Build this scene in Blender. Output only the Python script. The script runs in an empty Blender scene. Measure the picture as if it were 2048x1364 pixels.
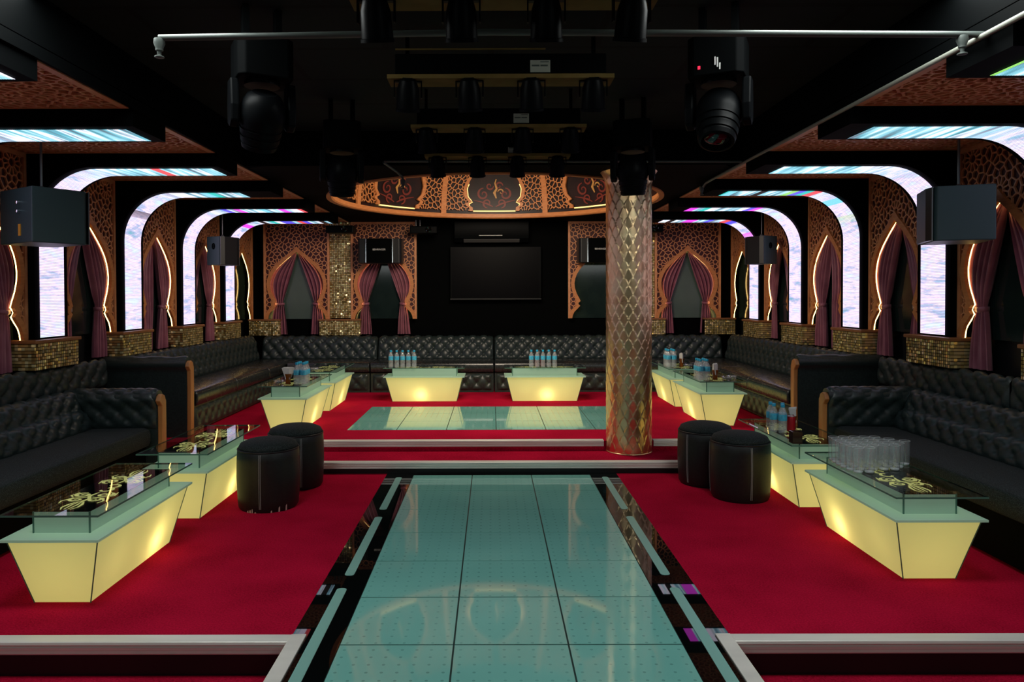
import bpy, bmesh, math, random
from mathutils import Vector, Matrix
PI = math.pi
sin, cos = math.sin, math.cos
random.seed(7)
SC = bpy.context.scene
COL = SC.collection

# ---------------------------------------------------------------- camera, world, light, exposure
FPX, W_PX = 1450.0, 2048.0
cam_d = bpy.data.cameras.new('camera')
cam_d.sensor_width = 36.0
cam_d.lens = 36.0 * FPX / W_PX
cam_d.clip_start = 0.05
cam = bpy.data.objects.new('camera', cam_d)
COL.objects.link(cam)
yaw, pitch, roll = math.radians(-.137), math.radians(.86), math.radians(-.174)
cam_d.shift_x, cam_d.shift_y = 43.8 / W_PX, -68.0 / W_PX
fwd = Vector((sin(yaw) * cos(pitch), cos(yaw) * cos(pitch), -sin(pitch)))
rot = (-fwd).to_track_quat('Z', 'Y').to_matrix() @ Matrix.Rotation(roll, 3, 'Z')
cam.matrix_world = Matrix.Translation((0, 0, 1.52)) @ rot.to_4x4()
SC.camera = cam

wd = bpy.data.worlds.new('world'); SC.world = wd; wd.use_nodes = True
wd.node_tree.nodes['Background'].inputs[0].default_value = (0.10, 0.16, 0.17, 1)
wd.node_tree.nodes['Background'].inputs[1].default_value = 0.12

def area(name, loc, target, size, power, col, spread=PI):
    l = bpy.data.lights.new(name, 'AREA'); l.shape = 'RECTANGLE'; l.size, l.size_y = size
    l.energy = power; l.color = col; l.spread = spread
    o = bpy.data.objects.new(name, l); COL.objects.link(o); o.location = loc
    o.rotation_euler = (Vector(target) - Vector(loc)).to_track_quat('-Z', 'Y').to_euler()
    return o
# added fill lights, unseen: one pair behind the camera, one under the ceiling
for hx in (-3.1, 3.1): area('fill_light', (hx, -0.9, 3.0), (hx * .2, 5.4, 0.0), (1.5, 1.5), 14, (0.93, 1.0, 0.97))
for hx in (-1.85, 1.85): area('fill_light', (hx, 3.1, 2.93), (hx * .95, 3.1, 0.0), (.5, 4.6), 125, (0.95, 1.0, 0.97))

area('dome_fill', (0.04, 7.35, 2.9), (0.04, 9.6, .6), (1.2, 1.0), 75, (1.0, .84, .66))  # unseen warm fill added in the dome opening to brighten the back wall

vs = SC.view_settings
vs.view_transform = 'Standard'; vs.look = 'None'; vs.gamma = 1.0; vs.use_curve_mapping = False
vs.exposure = 0.12
cy = SC.cycles
cy.max_bounces = 8; cy.diffuse_bounces = 2; cy.glossy_bounces = 3; cy.transmission_bounces = 6
cy.transparent_max_bounces = 64; cy.caustics_reflective = False; cy.caustics_refractive = False
cy.sample_clamp_indirect = 3.0; cy.use_denoising = True
try: cy.denoiser = 'OPENIMAGEDENOISE'
except Exception: pass

# ---------------------------------------------------------------- materials
def mat(name, base=(.5, .5, .5), rough=.5, metal=0.0, emit=None, es=1.0, spec=.5, trans=0.0, coat=0.0, sheen=0.0, alpha=1.0):
    m = bpy.data.materials.new(name); m.use_nodes = True
    b = m.node_tree.nodes['Principled BSDF']
    b.inputs['Base Color'].default_value = (*base, 1)
    b.inputs['Roughness'].default_value = rough
    b.inputs['Metallic'].default_value = metal
    b.inputs['Specular IOR Level'].default_value = spec
    b.inputs['Transmission Weight'].default_value = trans
    b.inputs['Coat Weight'].default_value = coat
    b.inputs['Coat Roughness'].default_value = 0.05
    if sheen:
        b.inputs['Sheen Weight'].default_value = sheen
    b.inputs['Alpha'].default_value = alpha
    if emit:
        b.inputs['Emission Color'].default_value = (*emit, 1); b.inputs['Emission Strength'].default_value = es
    return m
class NT:
    def __init__(s, m): s.m = m; s.t = m.node_tree; s.b = s.t.nodes['Principled BSDF']
    def n(s, typ, **kw):
        x = s.t.nodes.new(typ)
        for k, v in kw.items(): setattr(x, k, v)
        return x
    def l(s, a, b): s.t.links.new(a, b)
    def math(s, op, a, b=None, c=None):
        x = s.n('ShaderNodeMath', operation=op)
        for i, v in enumerate((a, b, c)):
            if v is None: continue
            if isinstance(v, (int, float)): x.inputs[i].default_value = v
            else: s.l(v, x.inputs[i])
        return x.outputs[0]
    def ramp(s, f, stops, interp='LINEAR'):
        x = s.n('ShaderNodeValToRGB'); r = x.color_ramp; r.interpolation = interp
        while len(r.elements) < len(stops): r.elements.new(0.5)
        for e, (p, c) in zip(r.elements, stops): e.position = p; e.color = (*c, 1)
        s.l(f, x.inputs[0]); return x.outputs[0]
    def coords(s, kind='Object', scale=(1, 1, 1)):
        tc = s.n('ShaderNodeTexCoord'); mp = s.n('ShaderNodeMapping'); mp.inputs['Scale'].default_value = scale
        s.l(tc.outputs[kind], mp.inputs[0]); return mp.outputs[0]
    def noise(s, vec, scale, detail=2, rough=.5):
        x = s.n('ShaderNodeTexNoise'); x.inputs['Scale'].default_value = scale
        x.inputs['Detail'].default_value = detail; x.inputs['Roughness'].default_value = rough
        s.l(vec, x.inputs['Vector']); return x.outputs[0]
    def bump(s, h, strength=.3, dist=.01):
        x = s.n('ShaderNodeBump'); x.inputs['Strength'].default_value = strength; x.inputs['Distance'].default_value = dist
        s.l(h, x.inputs['Height']); s.l(x.outputs[0], s.b.inputs['Normal'])

def noisy(m, c0, c1, scale, bump=0, rough=None, vecscale=(1, 1, 1), detail=3):
    t = NT(m); v = t.coords('Object', vecscale); f = t.noise(v, scale, detail)
    t.l(t.ramp(f, [(.3, c0), (.7, c1)]), t.b.inputs['Base Color'])
    if bump: t.bump(f, bump, .004)
    if rough:
        mr = t.n('ShaderNodeMapRange'); mr.inputs[3].default_value, mr.inputs[4].default_value = rough
        t.l(f, mr.inputs[0]); t.l(mr.outputs[0], t.b.inputs['Roughness'])
    return m

M = {}
# red carpet: fine pile speckle
M['carpet'] = m = mat('red_carpet', rough=1.0, spec=.02)
t = NT(m); v = t.coords(); f = t.noise(v, 105, 3, .85); g = t.noise(v, 2.2, 2)
mx = t.math('MULTIPLY_ADD', g, .35, t.math('MULTIPLY', f, .8))
t.l(t.ramp(mx, [(.35, (.17, .0015, .010)), (.75, (.60, .009, .050))]), t.b.inputs['Base Color']); t.bump(f, .5, .006)
M['black_leather'] = noisy(mat('black_leather', rough=.38, spec=.5), (.012, .021, .021), (.025, .040, .040), 60, .12, (.30, .46))
M['stool_leather'] = noisy(mat('stool_leather', spec=.4), (.005, .006, .006), (.009, .011, .011), 60, .1, (.36, .5))
M['seat_leather'] = noisy(mat('glossy_seat_leather', spec=.6), (.012, .015, .016), (.022, .027, .028), 30, .08, (.20, .32))
M['black_velvet'] = m = mat('black_speckled_velvet', rough=.75, spec=.25, sheen=.03)
t = NT(m); f = t.noise(t.coords(), 220, 2, .7)
t.l(t.ramp(f, [(.5, (.004, .007, .007)), (.68, (.05, .07, .07))]), t.b.inputs['Base Color'])
M['wood'] = noisy(mat('carved_wood', rough=.42), (.60, .21, .065), (.74, .29, .10), 14, .05, None, (1, 1, 4))
M['lattice_wood'] = noisy(mat('lattice_wood', rough=.4), (.68, .26, .11), (.80, .35, .16), 14)  # paler than the frames: LED light on the bars put into the colour
M['wood_dark'] = mat('dark_maroon_board', (.060, .008, .010), .5)
M['wood_trim'] = noisy(mat('orange_wood_trim', rough=.38), (.42, .16, .045), (.56, .25, .08), 16, 0, None, (1, 1, .15))
M['ledge'] = noisy(mat('ledge_wood', rough=.4), (.22, .08, .03), (.32, .13, .05), 12)
M['matte_black'] = mat('matte_black', (.0012, .0016, .0018), .7, spec=.03)
M['satin_black'] = mat('satin_black', (.007, .008, .009), .42, spec=.4)
M['rig_black'] = mat('rig_black', (.0025, .003, .0035), .42, spec=.05)
M['label_paper'] = mat('label_paper', (.30, .32, .27), .8, spec=.05)
M['dim_led'] = mat('dim_light_strip', (.9, .7, .4), .5, emit=(1.0, .62, .18), es=1.6)
M['gloss_black'] = mat('gloss_black_glass', (.003, .004, .004), .015, spec=.6)
M['dark_pane'] = noisy(mat('dark_pane', rough=.09, spec=.6), (.008, .016, .015), (.016, .028, .025), 3)
M['pale_pane'] = noisy(mat('smoked_pane', rough=.30, spec=.6), (.055, .095, .080), (.09, .14, .12), 1.6)
M['screen'] = mat('tv_screen', (.002, .002, .003), .34, spec=.04)
M['ceil'] = m = mat('black_ceiling_board', (.010, .013, .012), .85, spec=.2)
t = NT(m); br = t.n('ShaderNodeTexBrick'); t.l(t.coords('Object'), br.inputs['Vector'])
br.inputs['Color1'].default_value = (.005, .009, .008, 1); br.inputs['Color2'].default_value = (.003, .006, .0055, 1)
br.inputs['Mortar'].default_value = (.001, .001, .001, 1); br.inputs['Scale'].default_value = 1
br.inputs['Mortar Size'].default_value = .02; br.inputs['Brick Width'].default_value = 1.2; br.inputs['Row Height'].default_value = .6
t.l(br.outputs[0], t.b.inputs['Base Color'])
# teal glass floor tile: faint grid of dots
M['teal'] = m = mat('teal_glass_tile', (.15, .43, .37), .045, spec=.5, coat=.45)
t = NT(m); sep = t.n('ShaderNodeSeparateXYZ'); t.l(t.coords('Object'), sep.inputs[0])
def cell(o, p):
    return t.math('SUBTRACT', t.math('FRACT', t.math('MULTIPLY', o, 1 / p)), .5)
dx, dy = cell(sep.outputs[0], .0625), cell(sep.outputs[1], .0625)
d2 = t.math('ADD', t.math('MULTIPLY', dx, dx), t.math('MULTIPLY', dy, dy))
dot = t.math('LESS_THAN', d2, .012)
f = t.noise(t.coords(), 1.1, 3)
fac = t.math('SUBTRACT', f, t.math('MULTIPLY', dot, .30))
t.l(t.ramp(fac, [(.1, (.13, .37, .33)), (.35, (.20, .53, .47)), (.7, (.24, .61, .54))]), t.b.inputs['Base Color'])
M['seam'] = mat('tile_seam', (.02, .05, .045), .5)
M['teal_bar'] = mat('frosted_light_bar', (.24, .50, .44), .25)
M['metal'] = noisy(mat('worn_aluminium', rough=.4, metal=.15), (.76, .74, .68), (.90, .87, .80), 9, 0, (.3, .5), (.2, 1, 1))
M['pipe'] = mat('galvanised_pipe', (.075, .09, .083), .5, metal=.3)
M['chrome'] = mat('chrome', (.8, .8, .8), .15, metal=1)
M['grey_metal'] = mat('grey_metal', (.18, .18, .18), .4, metal=.6)
M['gold'] = noisy(mat('gold_leaf_scale', rough=.27, metal=1.0), (.94, .60, .32), (1.0, .78, .46), 9, 0, (.24, .36))
M['curtain'] = m = mat('purple_satin', (.16, .030, .060), .36, spec=.5, sheen=.25)
noisy(m, (.26, .072, .115), (.39, .125, .18), 6)
M['stitch'] = mat('white_stitching', (.35, .36, .36), .6)
M['white'] = mat('white_paper', (.75, .75, .72), .7)
M['ink'] = mat('dark_ink', (.05, .07, .06), .7)
M['amber'] = mat('amber_glass', (.35, .09, .01), .1, spec=.6, trans=.4)
M['blue_cap'] = mat('blue_plastic', (.02, .36, .60), .35)
M['blue_label'] = noisy(mat('blue_label', rough=.4), (.02, .30, .55), (.10, .55, .75), 40)
M['red_can'] = mat('red_can_paint', (.45, .01, .02), .3, metal=.3)
M['dark_can'] = mat('dark_can_paint', (.06, .012, .012), .3, metal=.3)
M['warm_led'] = mat('warm_light_strip', (.9, .7, .4), .5, emit=(1.0, .64, .20), es=6.0)
M['orange_label'] = mat('orange_label', (.75, .32, .03), .5)
M['red_led'] = mat('red_indicator', (.3, 0, .02), .4, emit=(1, .03, .08), es=1.2)
M['plank'] = noisy(mat('raw_plank', rough=.7, spec=.05), (.12, .085, .025), (.17, .115, .04), 8)
M['painting'] = noisy(mat('dark_mural', rough=.5), (.004, .002, .002), (.022, .004, .003), 5)
M['mural_red'] = mat('mural_red_paint', (.20, .03, .018), .5)
M['mural_gold'] = mat('mural_gold_paint', (.60, .30, .08), .4)
# lit acrylic of the tables: light comes through from the lamps inside
def acrylic(name, base, emit, es, tr):
    m = mat(name, base, .28, emit=emit, es=es); t = NT(m)
    tl = t.n('ShaderNodeBsdfTranslucent'); tl.inputs[0].default_value = (*base, 1)
    mx = t.n('ShaderNodeMixShader'); mx.inputs[0].default_value = tr
    out = [n for n in t.t.nodes if n.type == 'OUTPUT_MATERIAL'][0]
    t.l(t.b.outputs[0], mx.inputs[1]); t.l(tl.outputs[0], mx.inputs[2]); t.l(mx.outputs[0], out.inputs[0])
    return m
M['acrylic'] = acrylic('lit_cream_acrylic', (.82, .78, .46), (.98, .91, .34), .33, .5)
M['mint'] = acrylic('mint_frosted_glass', (.56, .76, .66), (.6, .9, .6), .085, .4)
M['mint_edge'] = mat('green_glass_edge', (.08, .20, .15), .2)
M['scroll'] = mat('lit_scroll_cutout', (.6, .55, .2), .4, emit=(.9, .85, .28), es=.38)
def clear(name, tint, gl, rough=.02, spec_ior=1.5, gleam_mix=0):
    m = bpy.data.materials.new(name); m.use_nodes = True; nt = m.node_tree; nt.nodes.clear()
    o = nt.nodes.new('ShaderNodeOutputMaterial'); mx = nt.nodes.new('ShaderNodeMixShader')
    tr = nt.nodes.new('ShaderNodeBsdfTransparent'); tr.inputs[0].default_value = (*tint, 1)
    g = nt.nodes.new('ShaderNodeBsdfGlossy'); g.inputs['Roughness'].default_value = rough
    fr = nt.nodes.new('ShaderNodeFresnel'); fr.inputs[0].default_value = spec_ior
    mm = nt.nodes.new('ShaderNodeMath'); mm.operation = 'MULTIPLY_ADD'; mm.inputs[1].default_value = gl; mm.inputs[2].default_value = .02
    ge = nt.nodes.new('ShaderNodeNewGeometry'); mf = nt.nodes.new('ShaderNodeMath'); mf.operation = 'SUBTRACT'; mf.inputs[0].default_value = 1.0
    nt.links.new(ge.outputs['Backfacing'], mf.inputs[1])
    mk = nt.nodes.new('ShaderNodeMath'); mk.operation = 'MULTIPLY'; nt.links.new(mf.outputs[0], mk.inputs[1])
    nt.links.new(fr.outputs[0], mm.inputs[0]); nt.links.new(mm.outputs[0], mk.inputs[0]); nt.links.new(mk.outputs[0], mx.inputs[0])
    nt.links.new(tr.outputs[0], mx.inputs[1]); nt.links.new(g.outputs[0], mx.inputs[2])
    if gleam_mix:  # white mixed into clear glass and plastic, standing for reflections on them
        df = nt.nodes.new('ShaderNodeBsdfDiffuse'); df.inputs[0].default_value = (.8, .86, .88, 1)
        m2 = nt.nodes.new('ShaderNodeMixShader'); m2.inputs[0].default_value = gleam_mix
        nt.links.new(mx.outputs[0], m2.inputs[1]); nt.links.new(df.outputs[0], m2.inputs[2]); mx = m2
    nt.links.new(mx.outputs[0], o.inputs[0])
    return m
M['glass'] = clear('clear_table_glass', (.93, .97, .95), 1.0)
M['tumbler'] = clear('clear_tumbler_glass', (.985, .99, .99), 2.4, gleam_mix=.10)
M['rim_glass'] = clear('tumbler_rim_glass', (.9, .92, .92), 3.0, gleam_mix=.45)
M['pet'] = clear('clear_bottle_plastic', (.95, .97, .98), 1.5, .08, gleam_mix=.22)
# gold mirror mosaic: each little tile tilts its own way
M['mosaic'] = m = mat('gold_mirror_mosaic', rough=.24, metal=.6)
t = NT(m); vv = t.coords('Object'); vm = t.n('ShaderNodeVectorMath', operation='SCALE'); vm.inputs['Scale'].default_value = 1 / .026
t.l(vv, vm.inputs[0]); fl = t.n('ShaderNodeVectorMath', operation='FLOOR'); t.l(vm.outputs[0], fl.inputs[0])
fr = t.n('ShaderNodeVectorMath', operation='FRACTION'); t.l(vm.outputs[0], fr.inputs[0])
wn = t.n('ShaderNodeTexWhiteNoise'); t.l(fl.outputs[0], wn.inputs['Vector'])
geo = t.n('ShaderNodeNewGeometry')
sb = t.n('ShaderNodeVectorMath', operation='SUBTRACT'); t.l(wn.outputs['Color'], sb.inputs[0]); sb.inputs[1].default_value = (.5, .5, .5)
sc_ = t.n('ShaderNodeVectorMath', operation='SCALE'); sc_.inputs['Scale'].default_value = .6; t.l(sb.outputs[0], sc_.inputs[0])
ad = t.n('ShaderNodeVectorMath', operation='ADD'); t.l(geo.outputs['Normal'], ad.inputs[0]); t.l(sc_.outputs[0], ad.inputs[1])
nm = t.n('ShaderNodeVectorMath', operation='NORMALIZE'); t.l(ad.outputs[0], nm.inputs[0]); t.l(nm.outputs[0], t.b.inputs['Normal'])
sx = t.n('ShaderNodeSeparateXYZ'); t.l(fr.outputs[0], sx.inputs[0])
gx = t.math('LESS_THAN', sx.outputs[0], .2); gz = t.math('LESS_THAN', sx.outputs[2], .2)
gr = t.math('MAXIMUM', gx, gz)
tc = t.ramp(wn.outputs['Value'], [(.0, (.46, .33, .10)), (.5, (.86, .66, .27)), (1., (1., .88, .52))])
mc = t.n('ShaderNodeMix', data_type='RGBA'); t.l(gr, mc.inputs[0]); t.l(tc, mc.inputs[6]); mc.inputs[7].default_value = (.02, .012, .006, 1)
t.l(mc.outputs[2], t.b.inputs['Base Color'])
# LED screen: u runs along the strip in metres, v across it
def led(name, seed, colour, pale):
    m = mat(name, (.01, .01, .012), .4); t = NT(m)
    uv = t.n('ShaderNodeUVMap'); sp = t.n('ShaderNodeSeparateXYZ'); t.l(uv.outputs[0], sp.inputs[0])
    u, w = sp.outputs[0], sp.outputs[1]
    def vec(su, sw, off):
        c = t.n('ShaderNodeCombineXYZ')
        t.l(t.math('MULTIPLY_ADD', u, su, off), c.inputs[0]); t.l(t.math('MULTIPLY_ADD', w, sw, off * .37), c.inputs[1]); return c.outputs[0]
    n1 = t.noise(vec(6.5, 1.3, seed), 1.6, 4, .65)
    n2 = t.noise(vec(16, 1.0, seed + 5), 1.0, 1)
    c1 = t.ramp(n1, [(.28, (.14, .36, .46)), (.40, (.44, .46, .72)), (.49, (.88, .66, .88)), (.58, (.60, .56, .84)), (.68, (.62, .84, .94))])
    c2 = t.ramp(n2, [(.30, (.02, .05, .06)), (.42, (.05, .36, .44)), (.52, (.30, .70, .80)), (.60, (.95, .90, 1.0)), (.72, (.10, .30, .36))])
    up = t.n('ShaderNodeMapRange'); up.inputs[1].default_value = 1.25; up.inputs[2].default_value = 1.75; t.l(u, up.inputs[0])
    mx = t.n('ShaderNodeMix', data_type='RGBA'); t.l(t.math('MULTIPLY', up.outputs[0], 1 - pale), mx.inputs[0]); t.l(c1, mx.inputs[6]); t.l(c2, mx.inputs[7])
    # coloured modules
    wn = t.n('ShaderNodeTexWhiteNoise', noise_dimensions='1D')
    t.l(t.math('ADD', t.math('FLOOR', t.math('MULTIPLY', u, 1 / .075)), seed * 3.1), wn.inputs['W'])
    c3 = t.ramp(wn.outputs['Value'], [(0, (.10, .08, .75)), (.16, (.75, .06, .75)), (.30, (.03, .50, .45)), (.44, (.75, .08, .10)), (.55, (.25, .60, .12)), (.66, (.01, .01, .012)), (.76, (.9, .8, 1.0)), (.90, (.2, .6, .75))], 'CONSTANT')
    u2 = t.n('ShaderNodeMapRange'); u2.inputs[1].default_value = 1.0; u2.inputs[2].default_value = 1.25; t.l(u, u2.inputs[0])
    wn2 = t.n('ShaderNodeTexWhiteNoise', noise_dimensions='1D')
    t.l(t.math('ADD', t.math('FLOOR', t.math('MULTIPLY', u, 1 / .075)), seed * 7.7 + 41), wn2.inputs['W'])
    sel = t.math('MULTIPLY', t.math('LESS_THAN', wn2.outputs['Value'], colour), u2.outputs[0])
    mx2 = t.n('ShaderNodeMix', data_type='RGBA'); t.l(sel, mx2.inputs[0]); t.l(mx.outputs[2], mx2.inputs[6]); t.l(c3, mx2.inputs[7])
    scan = t.math('FRACT', t.math('MULTIPLY', u, 1 / .0125))
    sc = t.math('MULTIPLY_ADD', t.math('LESS_THAN', scan, .62), .55, .50)
    mm = t.n('ShaderNodeMix', data_type='RGBA', blend_type='MULTIPLY'); mm.inputs[0].default_value = 1; t.l(mx2.outputs[2], mm.inputs[6])
    cc = t.n('ShaderNodeCombineColor'); [t.l(sc, cc.inputs[i]) for i in range(3)]; t.l(cc.outputs[0], mm.inputs[7])
    t.l(mm.outputs[2], t.b.inputs['Emission Color']); t.b.inputs['Emission Strength'].default_value = 1.5
    return m

# ---------------------------------------------------------------- mesh builder and tags
class MB:
    def __init__(s, tf=None): s.v = []; s.f = []; s.uv = {}; s.tf = tf
    def pt(s, p):
        s.v.append(tuple(s.tf(p)) if s.tf else tuple(p)); return len(s.v) - 1
    def face(s, idx, uv=None):
        if uv: s.uv[len(s.f)] = uv
        s.f.append(tuple(idx))
    def poly(s, pts, uv=None): s.face([s.pt(p) for p in pts], uv)
    def box(s, x0, x1, y0, y1, z0, z1):
        a = [s.pt(p) for p in ((x0, y0, z0), (x1, y0, z0), (x1, y1, z0), (x0, y1, z0), (x0, y0, z1), (x1, y0, z1), (x1, y1, z1), (x0, y1, z1))]
        for q in ((0, 3, 2, 1), (4, 5, 6, 7), (0, 1, 5, 4), (1, 2, 6, 5), (2, 3, 7, 6), (3, 0, 4, 7)): s.face([a[i] for i in q])
        return s
    def loft(s, rings, closed=True, caps=True):
        idx = [[s.pt(p) for p in r] for r in rings]; n = len(rings[0])
        for a, b in zip(idx, idx[1:]):
            for i in range(n if closed else n - 1):
                j = (i + 1) % n; s.face((a[i], a[j], b[j], b[i]))
        if caps: s.face(idx[0][::-1]); s.face(idx[-1])
        return s
    def prism(s, poly, fn, a, b):
        """poly of 2D points; fn(p2, t) -> 3D; extruded from t=a to t=b"""
        return s.loft([[fn(p, a) for p in poly], [fn(p, b) for p in poly]])
    def lathe(s, prof, c=(0, 0, 0), seg=20, axis=None, caps=True):
        ax = axis or (lambda r, a, h: (r * cos(a), r * sin(a), h))
        rings = []
        for r, h in prof:
            rings.append([Vector(c) + Vector(ax(r, 2 * PI * i / seg, h)) for i in range(seg)])
        return s.loft(rings, True, caps)
    def tube(s, path, r, seg=8, caps=True):
        path = [Vector(p) for p in path]; rings = []
        for i, p in enumerate(path):
            d = (path[min(i + 1, len(path) - 1)] - path[max(i - 1, 0)]).normalized()
            up = Vector((0, 0, 1)) if abs(d.z) < .9 else Vector((1, 0, 0))
            a = d.cross(up).normalized(); b = a.cross(d)
            rr = r[i] if isinstance(r, (list, tuple)) else r
            rings.append([p + rr * (cos(2 * PI * k / seg) * a + sin(2 * PI * k / seg) * b) for k in range(seg)])
        return s.loft(rings, True, caps)
    def sheet(s, fn, nu, nv):
        idx = [[s.pt(fn(i / nu, j / nv)) for j in range(nv + 1)] for i in range(nu + 1)]
        for i in range(nu):
            for j in range(nv): s.face((idx[i][j], idx[i + 1][j], idx[i + 1][j + 1], idx[i][j + 1]))
        return s
    def mesh(s, name, m, smooth=False, recalc=True):
        me = bpy.data.meshes.new(name); me.from_pydata(s.v, [], s.f)
        if s.uv:
            ul = me.uv_layers.new(name='UVMap')
            for p in me.polygons:
                if p.index in s.uv:
                    for li, c in zip(p.loop_indices, s.uv[p.index]): ul.data[li].uv = c
        if recalc:
            bm = bmesh.new(); bm.from_mesh(me); bmesh.ops.recalc_face_normals(bm, faces=bm.faces); bm.to_mesh(me); bm.free()
        if smooth is True: me.polygons.foreach_set('use_smooth', [True] * len(me.polygons))
        elif smooth: me.polygons.foreach_set('use_smooth', [True] * len(me.polygons)); me.set_sharp_from_angle(angle=smooth)
        me.materials.append(m); me.update(); return me
    def build(s, name, m, parent=None, smooth=False, bevel=0, recalc=True):
        return link(name, s.mesh(name, m, smooth, recalc), parent, bevel)
def link(name, me, parent=None, bevel=0):
    o = bpy.data.objects.new(name, me); COL.objects.link(o)
    if parent: o.parent = parent
    if bevel:
        b = o.modifiers.new('bevel', 'BEVEL'); b.width = bevel; b.segments = 2; b.limit_method = 'ANGLE'; b.angle_limit = .6
    return o
def tag(o, label, cat, group=None, kind=None):
    o['label'] = label; o['category'] = cat
    if group: o['group'] = group
    if kind: o['kind'] = kind
    return o
def thing(name, label, cat, loc=(0, 0, 0), rz=0, group=None):
    o = bpy.data.objects.new(name, None); COL.objects.link(o); o.empty_display_size = .05
    o.location = loc; o.rotation_euler = (0, 0, rz); return tag(o, label, cat, group)
def struct(name, mb, m, **k):
    o = mb.build(name, m, **k); o['kind'] = 'structure'; return o
def copy_tree(src, parent=None):
    c = src.copy(); COL.objects.link(c)
    if parent: c.parent = parent
    for ch in list(src.children): copy_tree(ch, c)
    return c
def spawn(src, first, loc, label, rz=0, scale=1.0):
    o = src if first else copy_tree(src)
    o.location = loc; o.rotation_euler = (0, 0, rz); o.scale = (scale,) * 3 if not isinstance(scale, tuple) else scale
    o['label'] = label; return o
ORD = ['first', 'second', 'third', 'fourth', 'fifth', 'sixth']
SIDE = {-1: 'left', 1: 'right'}

# ---------------------------------------------------------------- room shell
Z1, Z2, ZF = .09, .18, -.15          # step tread, upper level, lower front level
YF, YS1, YS2, YB = 3.19, 6.20, 6.68, 11.16
WX = 3.82                             # side walls
WC = .08                              # centre line of the glass walkway
b = MB(); b.box(-WX, WC - .98, YF, YS1, -.3, 0); b.box(WC + .98, WX, YF, YS1, -.3, 0)
struct('floor', b, M['carpet'])
struct('floor', MB().box(-WX, WX, YS1, YS2, -.3, Z1), M['carpet'])
b = MB(); gx0, gx1, gy0, gy1 = -1.46, 1.54, 7.25, 8.78
b.box(-WX, gx0, YS2, YB, -.3, Z2); b.box(gx1, WX, YS2, YB, -.3, Z2); b.box(gx0, gx1, YS2, gy0, -.3, Z2); b.box(gx0, gx1, gy1, YB, -.3, Z2)
struct('floor', b, M['carpet'])
b = MB(); b.box(-5, WC - .98, -1.0, YF, -.5, ZF); b.box(WC + .98, 5, -1.0, YF, -.5, ZF)
struct('floor', b, M['carpet'])
struct('wall_back', MB().box(-WX - .1, WX + .1, YB, YB + .12, -.3, 3.1), M['matte_black'])
struct('wall_left', MB().box(-WX - .12, -WX, 2.2, YB, -.5, 3.1), M['satin_black'])
struct('wall_right', MB().box(WX, WX + .12, 2.2, YB, -.5, 3.1), M['satin_black'])
ZC, ZS = 2.95, 2.65; XE = 2.15; YC = 6.30
struct('ceiling', MB().box(-XE, XE, .2, YC, ZC, ZC + .1), M['ceil'])
for s in (-1, 1):
    b = MB(); b.box(min(s * (XE - .02), s * WX), max(s * (XE - .02), s * WX), .6, YB, ZS + .055, ZC + .1)
    b.box(min(s * (XE - .02), s * XE), max(s * (XE - .02), s * XE), .6, YB, ZS - .005, ZS + .06)
    struct('ceiling', b, M['matte_black'])
b = MB()
# soffit with the round hole of the dome
DC, DR = (0.04, 8.56), 1.93
n = 96; ring = []; outer = []
for i in range(n):
    a = 2 * PI * i / n; c, sn = cos(a), sin(a); ring.append((DC[0] + DR * c, DC[1] + DR * sn))
    k = min(((XE - DC[0]) if c > 0 else (XE + DC[0])) / max(abs(c), 1e-6), ((YB - DC[1]) if sn > 0 else (DC[1] - YC)) / max(abs(sn), 1e-6))
    outer.append((DC[0] + k * c, DC[1] + k * sn))
for i in range(n):
    j = (i + 1) % n
    b.poly([(*ring[i], ZS), (*ring[j], ZS), (*outer[j], ZS), (*outer[i], ZS)])
b.box(-XE, XE, YC - .02, YC, ZS, ZC + .1)
struct('ceiling', b, M['matte_black'], recalc=True)

# step nosings and front edge trims: profile with ridges, top 6 cm deep, front 6 cm high
def nosing(mb, x0, x1, y, z, d=.065, h=.058):
    pr = [(0, 0), (d, 0), (d, -.006), (.012, -.006), (.012, -h), (0, -h), (-.004, -h + .006), (-.001, -h * .68), (-.006, -h * .62), (-.006, -h * .42), (-.001, -h * .36), (-.007, -.012), (-.004, -.002)]
    mb.prism(pr, lambda p, t: (t, y + p[0], z + .006 + p[1]), x0, x1)
def nosing_x(mb, y0, y1, x, s, z, d=.065, h=.058):
    pr = [(0, 0), (d, 0), (d, -.006), (.012, -.006), (.012, -h), (0, -h), (-.004, -h + .006), (-.001, -h * .68), (-.006, -h * .62), (-.006, -h * .42), (-.001, -h * .36), (-.007, -.012), (-.004, -.002)]
    mb.prism(pr, lambda p, t: (x - s * p[0], t, z + .006 + p[1]), y0, y1)
b = MB(); nosing(b, -2.7, 2.7, YS1, Z1); struct('trim_1', b, M['metal'])
b = MB(); nosing(b, -2.7, -1.62, YS2 - .006, Z2); nosing(b, -1.616, 1.03, YS2, Z2); nosing(b, 1.49, 2.7, YS2, Z2); struct('trim_2', b, M['metal'])
b = MB(); nosing(b, -WX, WC - .98, YF - .03, 0); struct('trim_3', b, M['metal'])
b = MB(); nosing(b, WC + .98, WX, YF - .03, 0); struct('trim_4', b, M['metal'])
b = MB(); nosing_x(b, .6, YF + .035, WC - .98, -1, .002); struct('trim_5', b, M['metal'])
b = MB(); nosing_x(b, .6, YF + .035, WC + .98, 1, .002); struct('trim_6', b, M['metal'])
b = MB(); b.box(-WX, WC - .98, YF - .02, YF - .001, -.3, -.02); b.box(WC + .98, WX, YF - .02, YF - .001, -.3, -.02)
struct('baseboard_front', b, M['satin_black'])
struct('baseboard_step', MB().box(-2.7, 2.7, YS1 - .006, YS1 - .001, 0, Z1 - .05), M['satin_black'])

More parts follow.
